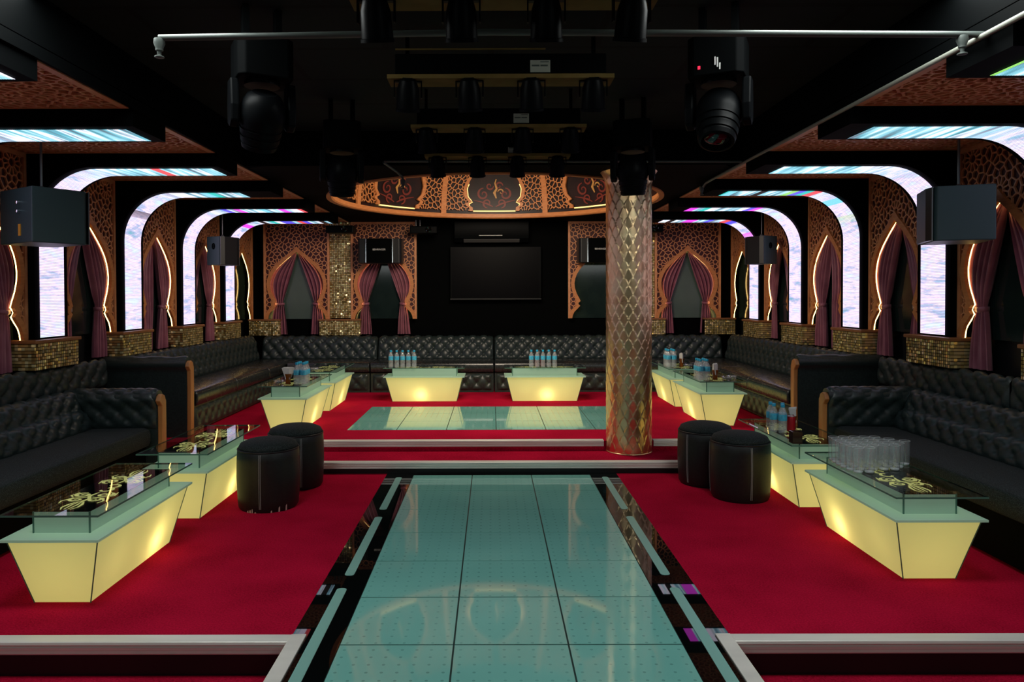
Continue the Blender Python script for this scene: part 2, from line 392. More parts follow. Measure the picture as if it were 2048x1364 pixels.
# ---------------------------------------------------------------- glass floors
dance = thing('glass_walkway', 'long walkway of teal glass floor tiles with glossy black borders down the middle', 'dance floor', (WC, 0, 0))
b = MB(); b.box(-.98, -.75, .6, YS1 - .01, -.12, .001); b.box(.75, .98, .6, YS1 - .01, -.12, .001); b.box(-.75, .75, YS1 - .06, YS1 - .01, -.12, .001)
b.build('black_glass_border', M['gloss_black'], dance)
MB().box(-.75, .75, .6, YS1 - .06, -.12, -.003).build('tile_seams', M['seam'], dance)
b = MB(); tl = .5; k = 0
y = YS1 - .06
while y > .7:
    y0 = max(y - tl, .6)
    for c in range(3): b.box(-.75 + c * .5 + .004, -.25 + c * .5 - .004, y0 + .004, y - .004, -.02, .0)
    y -= tl
b.build('tile_surface', M['teal'], dance)
def rounded(x0, x1, y0, y1, r, n=5):
    out = []
    for cx, cy_, a0 in ((x1 - r, y1 - r, 0), (x0 + r, y1 - r, PI / 2), (x0 + r, y0 + r, PI), (x1 - r, y0 + r, 1.5 * PI)):
        out += [(cx + r * cos(a0 + PI / 2 * i / n), cy_ + r * sin(a0 + PI / 2 * i / n)) for i in range(n + 1)]
    return out
for s in (-1, 1):
    ye = 6.06
    for L in (.92, 1.05, 1.05, 1.05):
        b = MB(); b.prism(rounded(s * .862 - .026, s * .862 + .026, max(ye - L, .7), ye, .022), lambda p, t: (p[0], p[1], t), 0, .003)
        b.build('light_bar', M['teal_bar'], dance); ye -= L + .17
stage = thing('glass_stage_floor', 'small teal glass tile floor set into the red carpet before the two far tables', 'dance floor', ((gx0 + gx1) / 2, gy0, Z2))
w = (gx1 - gx0) / 6
MB().box(-3 * w, 3 * w, 0, gy1 - gy0, -.1, -.004).build('tile_seams', M['seam'], stage)
b = MB()
for i in range(6):
    for j in range(3):
        d = (gy1 - gy0) / 3; b.box(-3 * w + i * w + .004, -3 * w + (i + 1) * w - .004, j * d + .004, (j + 1) * d - .004, -.02, .001)
b.build('tile_surface', M['teal'], stage)

# ---------------------------------------------------------------- rosette lattice pattern: cells around 12-petal stars
from mathutils.geometry import delaunay_2d_cdt
def star_segments(x0, x1, y0, y1, ox, oy, A=.59, B=.56, merge=.035):
    P = []; pad = .30
    def add(x, y):
        if not (x0 - pad < x < x1 + pad and y0 - pad < y < y1 + pad): return
        for k, (a, c, n) in enumerate(P):
            if abs(a / n - x) < merge and math.hypot(a / n - x, c / n - y) < merge: P[k] = (a + x, c + y, n + 1); return
        P.append((x, y, 1))
    N = range(-5, 6)
    C = [(ox + (i + o * .5) * A, oy + (j + o * .5) * B) for i in N for j in N for o in (0, 1)]
    for c in C: add(*c)
    for r, n, ph in ((.072, 12, 0), (.128, 12, .5), (.180, 12, 0)):
        for c in C:
            for k in range(n): add(c[0] + r * cos(2 * PI * (k + ph) / n), c[1] + r * sin(2 * PI * (k + ph) / n))
    for i in N:
        for j in N:
            for u, v in ((.5, 0), (0, .5)):
                c = (ox + (i + u) * A, oy + (j + v) * B); add(*c)
                for k in range(8): add(c[0] + .058 * cos(2 * PI * (k + .5) / 8), c[1] + .058 * sin(2 * PI * (k + .5) / 8))
    pts = [Vector((a / n, c / n)) for a, c, n in P]
    res = delaunay_2d_cdt(pts, [], [], 0, 1e-6); V, F = res[0], res[2]; cc = []; em = {}
    for fi, f in enumerate(F):
        a, b_, c = (V[q] for q in f[:3]); d = 2 * (a.x * (b_.y - c.y) + b_.x * (c.y - a.y) + c.x * (a.y - b_.y))
        if abs(d) < 1e-9: cc.append(None); continue
        a2_, b2_, c2_ = a.length_squared, b_.length_squared, c.length_squared
        cc.append(Vector(((a2_ * (b_.y - c.y) + b2_ * (c.y - a.y) + c2_ * (a.y - b_.y)) / d, (a2_ * (c.x - b_.x) + b2_ * (a.x - c.x) + c2_ * (b_.x - a.x)) / d)))
        for q in range(3): em.setdefault(tuple(sorted((f[q], f[(q + 1) % 3]))), []).append(fi)
    out = []
    for e in em.values():
        if len(e) == 2 and cc[e[0]] and cc[e[1]] and .004 < (cc[e[0]] - cc[e[1]]).length < .3: out.append((cc[e[0]], cc[e[1]]))
    return out
def clip(segs, inside, step=.006):
    out = []
    for p, q in segs:
        n = max(2, int((q - p).length / step)); run = None; last = None
        for i in range(n + 1):
            x = p.lerp(q, i / n)
            if inside(x.x, x.y):
                if run is None: run = x
                last = x
            else:
                if run is not None and (last - run).length > .004: out.append((run, last))
                run = None
        if run is not None and (last - run).length > .004: out.append((run, last))
    return out
def bars(mb, segs, w, fn, d):
    """fn(u, v, depth) -> 3D; each bar a raised strip of width w"""
    d0 = d
    for k, (p, q) in enumerate(segs):
        d = d0 - .0004 * (k % 4); t_ = (q - p).normalized(); nrm = Vector((-t_.y, t_.x)) * w / 2; e = t_ * w * .35
        c = [p - e - nrm, q + e - nrm, q + e + nrm, p - e + nrm]
        lo = [mb.pt(fn(x.x, x.y, 0)) for x in c]; hi = [mb.pt(fn(x.x, x.y, d)) for x in c]
        mb.face(hi); [mb.face((lo[i], lo[(i + 1) % 4], hi[(i + 1) % 4], hi[i])) for i in range(4)]

# half width of the keyhole opening against height, for a panel one metre wide
OG = [(0, .44), (.05, .43), (.10, .405), (.15, .355), (.19, .318), (.215, .345), (.235, .345), (.262, .312), (.31, .335), (.38, .372), (.46, .398), (.53, .405), (.60, .394), (.67, .368), (.74, .325), (.81, .262), (.87, .195), (.92, .135), (.96, .085), (.99, .04), (1.02, 0)]
def ow(z):
    if z <= 0: return OG[0][1]
    for (a, p), (b_, q) in zip(OG, OG[1:]):
        if z <= b_: return p + (q - p) * (z - a) / (b_ - a)
    return 0
PH = ZS - 1.18
def panel_meshes(W):
    h = W / 2; sx = W
    inn = [(ow(z) * sx, z) for z, _ in OG]                    # right side, bottom to apex
    out = []
    for i, (u, z) in enumerate(inn):
        a = Vector(inn[max(i - 1, 0)]); c = Vector(inn[min(i + 1, len(inn) - 1)]); d = (c - a).normalized(); nr = Vector((d.y, -d.x)) * -1
        nr = Vector((d.y, -d.x)); k = .052
        out.append((u + nr.x * k, z + nr.y * k))
    out[0] = (min(inn[0][0] + .05, h - .005), 0); out[-1] = (0, inn[-1][1] + .085)
    out = [(min(u, h - .004), max(z, 0)) for u, z in out]
    for i in range(1, len(out)):
        if out[i][1] < out[i - 1][1]: out[i] = (out[i][0], out[i - 1][1] + .002)
    def oo(z):
        for (u0, z0), (u1, z1) in zip(out, out[1:]):
            if z0 <= z <= z1 and z1 > z0: return u0 + (u1 - u0) * (z - z0) / (z1 - z0)
        return 0
    fr = MB()
    for s in (-1, 1):
        fr.loft([[(s * i_[0], -.026, i_[1]), (s * o_[0], -.026, o_[1]), (s * o_[0], .0, o_[1]), (s * i_[0], .0, i_[1])] for i_, o_ in zip(inn, out)])
    la = MB(); la.box(-h, h, -.024, 0, PH - .032, PH)
    for s in (-1, 1): la.box(min(s * h, s * (h - .032)), max(s * h, s * (h - .032)), -.024, 0, 0, PH - .032)
    ins = lambda u, v: abs(u) < h - .02 and 0 < v < PH - .02 and (abs(u) > oo(v) - .004)
    segs = star_segments(-h, h, 0, PH, 0, PH - .375)
    bars(la, clip(segs, ins), .0115, lambda u, v, d: (u, -d, v), .014)
    bk = MB(); zs = [i * PH / 60 for i in range(61)]
    for z0, z1 in zip(zs, zs[1:]):
        for s in (-1, 1):
            u0, u1 = ow(z0) * sx, ow(z1) * sx
            bk.poly([(s * u0, 0.002, z0), (s * h, .002, z0), (s * h, .002, z1), (s * u1, .002, z1)])
    ls = MB()
    for s in (-1, 1):
        pts = [(s * (u + .011 if i < len(inn) - 1 else 0), .013, z + (.012 if i > len(inn) - 3 else 0)) for i, (u, z) in enumerate(inn)]
        ls.tube(pts, .006, 6)
    pane = MB(); pane.box(-h, h, .098, .104, .0, 1.1)
    return fr.mesh('arch_frame', M['wood'], .5), la.mesh('lattice', M['lattice_wood'], recalc=False), bk.mesh('backing_board', M['wood_dark'], recalc=False), ls.mesh('light_strip', M['warm_led'], True), pane.mesh('dark_glass', M['dark_pane'])
PM = {'side': panel_meshes(.905), 'back': panel_meshes(1.0)}
pale_me = PM['back'][4].copy(); pale_me.materials[0] = M['pale_pane']
def arch_screen(kind, loc, rz, label, pale=False):
    o = thing('arch_screen', label, 'lattice screen', loc, rz, 'keyhole arch lattice screens')
    for nm, me in zip(('arch_frame', 'lattice', 'backing_board', 'light_strip', 'dark_glass'), PM[kind]):
        link(nm, pale_me if (nm == 'dark_glass' and pale) else me, o)
    return o
RIB = [3.23, 4.58, 5.93, 7.275, 8.62, 9.97]
BAY = [3.905, 5.255, 6.60, 7.95, 9.295, 10.65]
XP = 3.68
wallname = {-1: 'left wall', 1: 'right wall'}
for s in (-1, 1):
    for i, y in enumerate(BAY):
        if i == 0: continue
        lab = [None, 'wooden lattice screen with curtained keyhole arch on the %s beside the big hanging speaker',
               'wooden lattice screen with curtained keyhole arch on the %s, second from the camera',
               'wooden lattice screen with curtained keyhole arch on the %s, third from the camera',
               'wooden lattice screen with curtained keyhole arch on the %s behind the small far speaker',
               'wooden lattice screen with bare uncurtained arch at the far end of the %s'][i]
        arch_screen('side', (s * XP, y, 1.18), -s * PI / 2, lab % wallname[s])
YP = 11.03
for x, lab, pale in ((-2.965, 'wooden lattice screen with curtained arch in the left corner of the back wall', True), (-1.64, 'wooden lattice screen behind the mounted speaker left of the television', False),
                     (1.66, 'wooden lattice screen with uncurtained arch on the back wall, half behind the gold column', False), (2.975, 'wooden lattice screen with curtained arch in the right corner of the back wall', True)):
    arch_screen('back', (x, YP, 1.18), 0, lab, pale)

# ---------------------------------------------------------------- curtains
def drape(q, W, close=0.0, straight=False, seed=0, top=1.0):
    rnd = random.Random(seed); ph = rnd.uniform(0, 6); mb = MB(); bot = -.225 - rnd.uniform(0, .012)
    nf = 5
    def fn(a, c):
        z = top + (bot - top) * c
        if straight:
            uo = min(ow(max(z, .02)) + .02, .40); ui = .03 + .03 * c
            if z < .26: uo = .30
        elif z > .235:
            k = (top - z) / (top - .235); uo = ow(z) + .03; ui = (.012 + (.245 - close * .2) * k ** 1.15)
            ui = min(ui, uo - .01)
        else:
            k = (.235 - z) / (.235 - bot); k = k ** .6
            uo = .335 + .07 * k + .012 * sin(ph); ui = .245 - close * .2 - (.06 + .02 * sin(3 * ph)) * k
        am = .012 + .016 * min(1, (uo - ui) / .2) * (1 if z > .3 or straight else .8)
        y = .045 + am * sin(2 * PI * nf * a + ph + 1.2 * c) + .006 * sin(2 * PI * 9 * a + 3 * c + ph)
        if z < .235: y += .010 * sin(2 * PI * 3 * a + 2 * ph) * min(1, (.235 - z) / .3); uo = min(uo, ow(z) + .012) if z > 0 else min(uo, .405)
        u = uo + (ui - uo) * a
        return (q * u * W, y, z)
    mb.sheet(fn, 48, 40)
    return mb.mesh('curtain', M['curtain'], True, False)
def tieback(q, W, close):
    mb = MB(); uo, ui = .34, .238 - close * .2
    mb.loft([[(q * (uo + .004) * W, .02, .215), (q * (uo + .004) * W, .02, .25), (q * (uo + .004) * W, .07, .25), (q * (uo + .004) * W, .07, .215)],
             [(q * (uo + ui) / 2 * W, .008, .205), (q * (uo + ui) / 2 * W, .008, .24), (q * (uo + ui) / 2 * W, .082, .24), (q * (uo + ui) / 2 * W, .082, .205)],
             [(q * (ui - .004) * W, .02, .215), (q * (ui - .004) * W, .02, .25), (q * (ui - .004) * W, .07, .25), (q * (ui - .004) * W, .07, .215)]])
    return mb.mesh('tieback', M['curtain'], True)
def curtain(loc, rz, W, q, label, **k):
    o = link('curtain', drape(q, W, **k)); o.location = loc; o.rotation_euler = (0, 0, rz)
    tag(o, label, 'curtain', 'purple satin curtains in the arches')
    if not k.get('straight'): link('tieback', tieback(q, W, k.get('close', 0)), o)
seed = 0
for s in (-1, 1):
    for i in (1, 2, 3, 4):
        for q in (-1, 1):
            nearfar = 'nearer' if (q * -s) * 1 < 0 else 'farther'
            # local +u runs towards +Y on the left wall and towards -Y on the right wall
            nearfar = 'farther' if (q > 0) == (s < 0) else 'nearer'
            strt = (i == 3 and nearfar == ('nearer'))
            where = ['', 'first arch', 'second arch', 'third arch', 'fourth arch'][i]
            lab = 'purple satin curtain %s, %s side of %s on %s' % ('hanging straight down' if strt else 'tied back', nearfar, where, wallname[s])
            seed += 1
            curtain((s * XP, BAY[i], 1.18), -s * PI / 2, .905, q, lab, close=.25 if (i == 3 and not strt) else 0, straight=strt, seed=seed)
for x, nm, qs in ((-2.965, 'left corner arch, back wall', (-1, 1)), (-1.64, 'arch under the mounted speaker', (-1, 1)), (2.975, 'right corner arch, back wall', (-1, 1))):
    for q in qs:
        seed += 1
        curtain((x, YP, 1.18), 0, 1.0, q, 'purple satin curtain tied back on the %s of the %s' % ('left' if q < 0 else 'right', nm), seed=seed, close=.15 if (x < -2 and q < 0) else 0)

# ---------------------------------------------------------------- LED arches
def arc_pts(X, zt, R, n=14):
    return [(X - R + R * cos(a), zt - R + R * sin(a)) for a in [PI / 2 * i / n for i in range(n + 1)]]
def led_arch(s, y, label, m, x_end):
    o = thing('led_arch', label, 'LED arch', (0, y, 0), 0, 'LED arches along the side walls')
    tf = lambda p: (s * p[0], p[1], p[2])
    X, zt, R = 3.605, 2.545, .46
    prof = [(WX - .003, 1.19), (X, 1.19)] + arc_pts(X, zt, R) + [(XE + .002, zt), (XE + .002, ZS + .05), (WX - .003, ZS + .05)]
    b = MB(tf)
    # side faces as quads between the inner curve and the outer corner
    arc = arc_pts(X, zt, R); WY = WX - .003
    for yy in (-.22, .22):
        b.poly([(WY, yy, 1.19), (X, yy, 1.19), (arc[0][0], yy, arc[0][1]), (WY, yy, arc[0][1])])
        cor = (WY, zt + .155)
        for (x0, z0), (x1, z1) in zip(arc, arc[1:]): b.poly([(x0, yy, z0), (x1, yy, z1), (WY, yy, ZS + .05)])
        b.poly([(WY, yy, arc[0][1]), (arc[0][0], yy, arc[0][1]), (WY, yy, ZS + .05)])
        b.poly([(arc[-1][0], yy, zt), (XE + .002, yy, zt), (XE + .002, yy, ZS + .05), (WY, yy, ZS + .05)])
    for p, q in zip(prof, prof[1:] + prof[:1]): b.poly([(p[0], -.22, p[1]), (q[0], -.22, q[1]), (q[0], .22, q[1]), (p[0], .22, p[1])])
    b.build('arch_box', M['matte_black'], o, recalc=True)
    e = .006; path = [(X - e, 1.20)] + arc_pts(X - e, zt - e, R) + [(x_end, zt - e)]
    L = 0; scr = MB(tf)
    for p, q in zip(path, path[1:]):
        l2 = L + math.hypot(p[0] - q[0], p[1] - q[1])
        scr.poly([(p[0], -.165, p[1]), (p[0], .165, p[1]), (q[0], .165, q[1]), (q[0], -.165, q[1])], [(L, 0), (L, .33), (l2, .33), (l2, 0)]); L = l2
    scr.build('led_screen', m, o, recalc=False)
    return o
k = 0
for s in (-1, 1):
    for i, y in enumerate(RIB):
        k += 1
        xe = 2.47 if (s < 0 and i == 3) else 2.22
        if s > 0: xe = 2.32
        m = led('led_picture', k * 1.7 + .3, ([.04, .05, .03, .28, .38, .42] if s < 0 else [.04, .05, .16, .34, .48, .5])[i], [.1, .1, .1, .15, .2, .2][i])
        led_arch(s, y, 'glowing %s of curved LED screen, %s from the camera on the %s' % ('arch', ORD[i], wallname[s]), m, xe)
        # mosaic plinth below
        if i == 0: continue
        p = thing('mosaic_plinth', 'gold mirror mosaic block with wooden ledge under the %s LED arch of the %s' % (ORD[i], wallname[s]), 'mosaic block', (s * 3.56, y, .945), -s * PI / 2, 'gold mosaic blocks under the arches')
        MB().box(-.30, .30, 0, .255, 0, .212).build('mosaic_face', M['mosaic'], p)
        MB().box(-.315, .315, -.02, .255, .212, .24).build('ledge', M['ledge'], p, bevel=.006)
# back wall mosaic: two tall strips between the screens, and low blocks under them
for x, sd in ((-2.305, 'left'), (2.315, 'right')):
    p = thing('mosaic_strip', 'tall gold mirror mosaic strip between the two %s screens of the back wall' % sd, 'mosaic strip', (x, YP, 1.19))
    MB().box(-.165, .165, .0, .03, 0, ZS - 1.19).build('mosaic_face', M['mosaic'], p)
for x, w_, nm in ((-2.305, .62, 'below the left tall mosaic strip'), (2.315, .62, 'below the right tall mosaic strip'), (-3.45, .46, 'in the left corner of the back wall'), (3.45, .46, 'in the right corner of the back wall')):
    p = thing('mosaic_plinth', 'low gold mosaic block with wooden ledge ' + nm, 'mosaic block', (x, YP - .06, .93), 0, 'gold mosaic blocks under the arches')
    MB().box(-w_ / 2, w_ / 2, 0, .12, 0, .225).build('mosaic_face', M['mosaic'], p)
    MB().box(-w_ / 2 - .01, w_ / 2 + .01, -.02, .12, .225, .25).build('ledge', M['ledge'], p, bevel=.005)

# ---------------------------------------------------------------- ceiling lattice fields
cw, cd = WX - XE - .14, .905
segs = clip(star_segments(-cw / 2, cw / 2, -cd / 2, cd / 2, .1, .05), lambda u, v: abs(u) < cw / 2 - .02 and abs(v) < cd / 2 - .01)
lb = MB(); lb.box(-cw / 2, -cw / 2 + .045, -cd / 2, cd / 2, -.02, 0); bars(lb, segs, .0135, lambda u, v, d: (u, v, -d), .016); lat_me = lb.mesh('lattice', M['lattice_wood'], recalc=False)
fb = MB(); h, d = cw / 2, cd / 2
fb.box(h - .045, h, -d, d, -.02, 0); fb.box(-h + .045, h - .045, -d, -d + .02, -.02, 0); fb.box(-h + .045, h - .045, d - .02, d, -.02, 0)
frm_me = fb.mesh('frame', M['wood']); bk_me = MB().box(-h, h, -d, d, .001, .012).mesh('backing_board', mat('red_brown_board', (.34, .075, .03), .5))
for s in (-1, 1):
    for i, y in enumerate(BAY[:5] + [10.63]):
        o = thing('ceiling_lattice', 'wooden star lattice field in the %s ceiling bay between the %s LED arches' % (SIDE[s], ['first and second', 'second and third', 'third and fourth', 'fourth and fifth', 'fifth and last'][i]) if i < 5 else 'wooden star lattice field in the %s ceiling bay against the back wall' % SIDE[s],
                  'ceiling lattice', (s * (XE + .022 + cw / 2), y, ZS + .02), 0 if s > 0 else PI, 'lattice fields of the side ceilings')
        for nm, me in (('lattice', lat_me), ('frame', frm_me), ('backing_board', bk_me)): link(nm, me, o)

# ---------------------------------------------------------------- dome valance
dome = thing('dome_valance', 'round wooden dome with lattice panels and lit keyhole openings over the far stage', 'ceiling dome', (DC[0], DC[1], ZS))
DH = 1.05
def dm(phi, v, d=0):
    """v is the arc height; the shell curves inwards"""
    a = v / DH * .95; r = (DR - .03) * (1 - .30 * (1 - cos(a * 1.3))) - d; z = .04 + v * (1 - .08 * a)
    return (r * sin(phi), r * cos(phi), z)
def dow(v):      # half angle of an opening
    prof = [(0, .165), (.05, .165), (.07, .19), (.10, .20), (.13, .17), (.2, .205), (.32, .215), (.45, .19), (.55, .15), (.65, .08), (.72, 0)]
    for (a, p), (c, q) in zip(prof, prof[1:]):
        if v <= c: return p + (q - p) * (v - a) / (c - a)
    return 0
per = PI / 4; half = per / 2; Rm = DR
segs = clip(star_segments(-half * Rm, half * Rm, 0, DH, half * Rm, .30), lambda u, v: .06 < v < DH - .04 and dow(v - .05) + .025 < abs(u) / Rm < half)
lb = MB(); fb = MB(); ob = MB(); lt = MB(); rb = MB()
for kk in range(8):
    p0 = kk * per
    bars(lb, segs, .013, lambda u, v, d: dm(p0 + u / Rm, v, d), .016)
    vs_ = [.05 + .72 * i / 28 for i in range(29)]
    for s in (-1, 1):
        fb = MB(); fb.loft([[dm(p0 + s * dow(v - .05), v, .0), dm(p0 + s * dow(v - .05), v, .03), dm(p0 + s * (dow(v - .05) + .028), v + (.03 if v > .6 else 0), .03), dm(p0 + s * (dow(v - .05) + .028), v + (.03 if v > .6 else 0), 0)] for v in vs_]); fb.build('opening_frame', M['wood'], dome, .5)
    if kk in (0, 1, 7):
        if kk == 0:
            for s in (-1, 1): MB().tube([dm(p0 + s * (dow(v - .05) - .004), v, .012) for v in vs_[3:16]], .006, 6).build('light_strip', M['dim_led'], dome, True)
        MB().tube([dm(p0 + (.16 * j / 8), .052, .0) for j in range(-8, 9)], .009, 6).build('light_strip', M['dim_led'], dome, True)
    rb = MB(); rb.loft([[dm(p0 + half - .02, v, 0), dm(p0 + half - .02, v, .026), dm(p0 + half + .02, v, .026), dm(p0 + half + .02, v, 0)] for v in [DH * i / 16 for i in range(17)]]); rb.build('rib', M['wood'], dome, .5)
lb.build('lattice', M['wood'], dome, recalc=False); 
b = MB(); b.sheet(lambda a, c: dm(2 * PI * a, .0 + DH * c, -.035), 96, 12); b.build('dome_shell', M['painting'], dome, True, recalc=False)
b = MB(); b.lathe([(DR - .03 - .28 * DR, DH + .02), (.01, DH + .12)], seg=64); b.build('dome_cap', M['matte_black'], dome, True)
b = MB(); b.loft([[(r * sin(2 * PI * i / 96), r * cos(2 * PI * i / 96), z) for i in range(96)] for r, z in ((DR, .05), (DR - .055, .05), (DR - .06, .0), (DR - .045, -.014), (DR + .01, -.014), (DR + .01, .05))], True, False); b.build('rim', M['wood'], dome, .6)
# painted flourishes seen inside the openings
def spiral(c, r0, turns, a0, sg, n=26, shrink=.15):
    return [(c[0] + (r0 * (1 - (1 - shrink) * i / n)) * cos(a0 + sg * turns * 2 * PI * i / n), c[1] + (r0 * (1 - (1 - shrink) * i / n)) * sin(a0 + sg * turns * 2 * PI * i / n)) for i in range(n + 1)]
def ribbon(mb, path, w0, w1, fn):
    n = len(path) - 1; L, R_ = [], []
    for i, p in enumerate(path):
        a, c = path[max(i - 1, 0)], path[min(i + 1, n)]; dx_, dy_ = c[0] - a[0], c[1] - a[1]; l = math.hypot(dx_, dy_) or 1
        f = i / n; w = (w0 + (w1 - w0) * f) * (.25 + .75 * min(1, 6 * f + .1)); nx, ny = -dy_ / l * w / 2, dx_ / l * w / 2
        L.append(mb.pt(fn(p[0] + nx, p[1] + ny))); R_.append(mb.pt(fn(p[0] - nx, p[1] - ny)))
    for i in range(n): mb.face((L[i], L[i + 1], R_[i + 1], R_[i]))
for kk in (0, 1, 7):
    b = MB(); g = MB(); p0 = kk * per
    f = lambda u, v: dm(p0 + u / Rm, v, -.02)
    for s in (-1, 1):
        ribbon(b, spiral((s * .16, .30), .09, 1.3, PI / 2, -s), .035, .012, f); ribbon(b, spiral((s * .10, .17), .07, 1.2, -PI / 2, s), .03, .010, f)
        ribbon(b, [(s * .02, .12 + .0), (s * .10, .16), (s * .20, .19), (s * .30, .21)], .035, .008, f)
        ribbon(b, spiral((s * .07, .42), .06, 1.1, 0, s), .03, .01, f)
    ribbon(g, [(.03, .24), (.0, .32), (.035, .38), (.01, .46), (.03, .52)], .05, .012, f); ribbon(g, spiral((.1, .33), .05, 1.0, PI, -1), .022, .01, f)
    b.build('mural_flourish', M['mural_red'], dome, recalc=False); g.build('mural_flame', M['mural_gold'], dome, recalc=False)

# ---------------------------------------------------------------- gold scaled column
colm = thing('scaled_column', 'round golden column covered in overlapping metal scales', 'column', (1.257, 6.66, Z1)); colm['kind'] = 'thing'
HC = ZS - Z1; NS, rowh, R0 = 16, .078, .200
def scale_h(u, z):
    """u in scale widths around, z in metres: tallest overlapping scale, tips pointing up"""
    best = 0; j0 = int(math.floor(z / rowh))
    for j in range(j0 - 1, j0 + 2):
        uu = u - (.5 if j % 2 else 0); c = math.floor(uu) + .5; x = (uu - c) * 2          # -1..1
        zt = (j + 1) * rowh + .030 - .064 * abs(x) ** 1.8; zb = j * rowh - .06
        if zb <= z <= zt:
            k = (z - zb) / (zt - zb); best = max(best, .002 + .0064 * k * (1 - .15 * x * x))
    return best
nth, nz = NS * 14, int(HC / .0062)
b = MB()
def colf(a, c):
    z = HC * c; hgt = scale_h(a * NS, z)
    fl = .05 * max(0, (z - (HC - .14)) / .14) ** 2
    r = R0 + hgt + fl; return (r * cos(2 * PI * a), r * sin(2 * PI * a), z)
b.sheet(colf, nth, nz); b.build('scale_cladding', M['gold'], colm, 0.7, recalc=False)
b = MB(); b.lathe([(R0 - .01, 0), (R0 + .012, 0), (R0 + .012, .012), (R0 - .01, .014)], seg=48); b.build('base_ring', M['gold'], colm, True)

# ---------------------------------------------------------------- sofas
def resample(pr, n):
    d = [0]
    for a, c in zip(pr, pr[1:]): d.append(d[-1] + math.hypot(c[0] - a[0], c[1] - a[1]))
    out = []
    for i in range(n + 1):
        s = d[-1] * i / n
        for k in range(len(d) - 1):
            if s <= d[k + 1] + 1e-9:
                f = (s - d[k]) / max(d[k + 1] - d[k], 1e-9); out.append((pr[k][0] + (pr[k + 1][0] - pr[k][0]) * f, pr[k][1] + (pr[k + 1][1] - pr[k][1]) * f)); break
    return out, d[-1]
def pillow(s, t, ca, cb):
    p, q = s / ca + t / cb, s / ca - t / cb
    f = abs(sin(PI * p) * sin(PI * q)) ** .32; dp, dq = p - round(p), q - round(q)
    r2 = ((dp + dq) * ca / 2) ** 2 + ((dp - dq) * cb / 2) ** 2
    return .8 * f + .2 - .55 * math.exp(-r2 / .00045)
def tufted(fn, prof, l0, l1, ca, cb, dep, edge=.03, out=(1, 0)):
    """prof: points (depth, height); fn(depth, along, height) -> 3D; buttoned pillows along it"""
    mb = MB(); nt = max(8, int(resample(prof, 2)[1] / .016)); pr, T = resample(prof, nt); ns = max(8, int((l1 - l0) / .017))
    nrm = []
    for i in range(len(pr)):
        a, c = pr[max(i - 1, 0)], pr[min(i + 1, nt)]; dx_, dz_ = c[0] - a[0], c[1] - a[1]; l = math.hypot(dx_, dz_) or 1
        n_ = (-dz_ / l, dx_ / l)
        nrm.append(n_)
    idx = []
    for i in range(ns + 1):
        s = (l1 - l0) * i / ns; row = []
        for j, (p, z) in enumerate(pr):
            tt = T * j / nt; e = min(1, s / edge, (l1 - l0 - s) / edge, tt / edge if edge else 1, (T - tt) / edge) if edge else 1
            h = dep * (pillow(s, tt, ca, cb) * math.sqrt(max(e, 0)) - .4)
            row.append(mb.pt(fn(p + nrm[j][0] * h, l0 + s, z + nrm[j][1] * h)))
        idx.append(row)
    for i in range(ns):
        for j in range(nt): mb.face((idx[i][j], idx[i + 1][j], idx[i + 1][j + 1], idx[i][j + 1]))
    return mb
def scroll_arm(o, s, y0, y1, z0, ztop, d0, d1, face_tuft, low):
    """arm across the sofa end: roll on top, orange wooden trim on the aisle end. y0 side faces the camera."""
    fn = lambda p, t: (s * t, p[0], p[1]); r = .065; yc = y0 + .075
    # outline in (y, z)
    prof = [(y1, z0), (y0 + .035, z0), (y0 + .035, ztop - .16)] + [(yc - r * cos(a) - .005, ztop - r + r * sin(a)) for a in [-.9 + (PI + .9) * i / 14 for i in range(15)]] + [(y1, ztop - .10)]
    MB().prism(prof, fn, d0 + .012, d1).build('arm', M['black_leather'], o, .7)
    tr = [(yc - .075, ztop - .085), (yc - .055, ztop - .045), (yc - .02, ztop - .03), (yc + .02, ztop - .05), (yc + .042, ztop - .10), (yc + .046, ztop - .3), (yc + .03, z0 + .02), (yc - .04, z0 + .02), (yc - .03, ztop - .3), (yc - .035, ztop - .13), (yc - .055, ztop - .11)]
    MB().prism(tr, fn, d0 - .026, d0 + .014).build('arm_trim', M['wood_trim'], o, .6, bevel=.006)
    if face_tuft:
        g = lambda p, a, z: (s * a, p, z)
        pr = [(y0 + .02, low), (y0 + .025, ztop - .15), (y0 - .0, ztop - .075), (y0 + .03, ztop - .005), (yc + .0, ztop + .008), (yc + .06, ztop - .01)]
        tufted(lambda p, a, z: g(p, a, z), pr, d0 + .02, d1 - .05, .155, .135, .022).build('arm_tufting', M['black_leather'], o, True, recalc=False)
    else:
        tufted(lambda p, a, z: (s * a, p, z), [(yc - .07, ztop - .05), (yc - .03, ztop + .002), (yc + .03, ztop + .002), (yc + .08, ztop - .05)], d0 + .012, d1, .30, .2, .016).build('arm_roll', M['black_leather'], o, True, recalc=False)
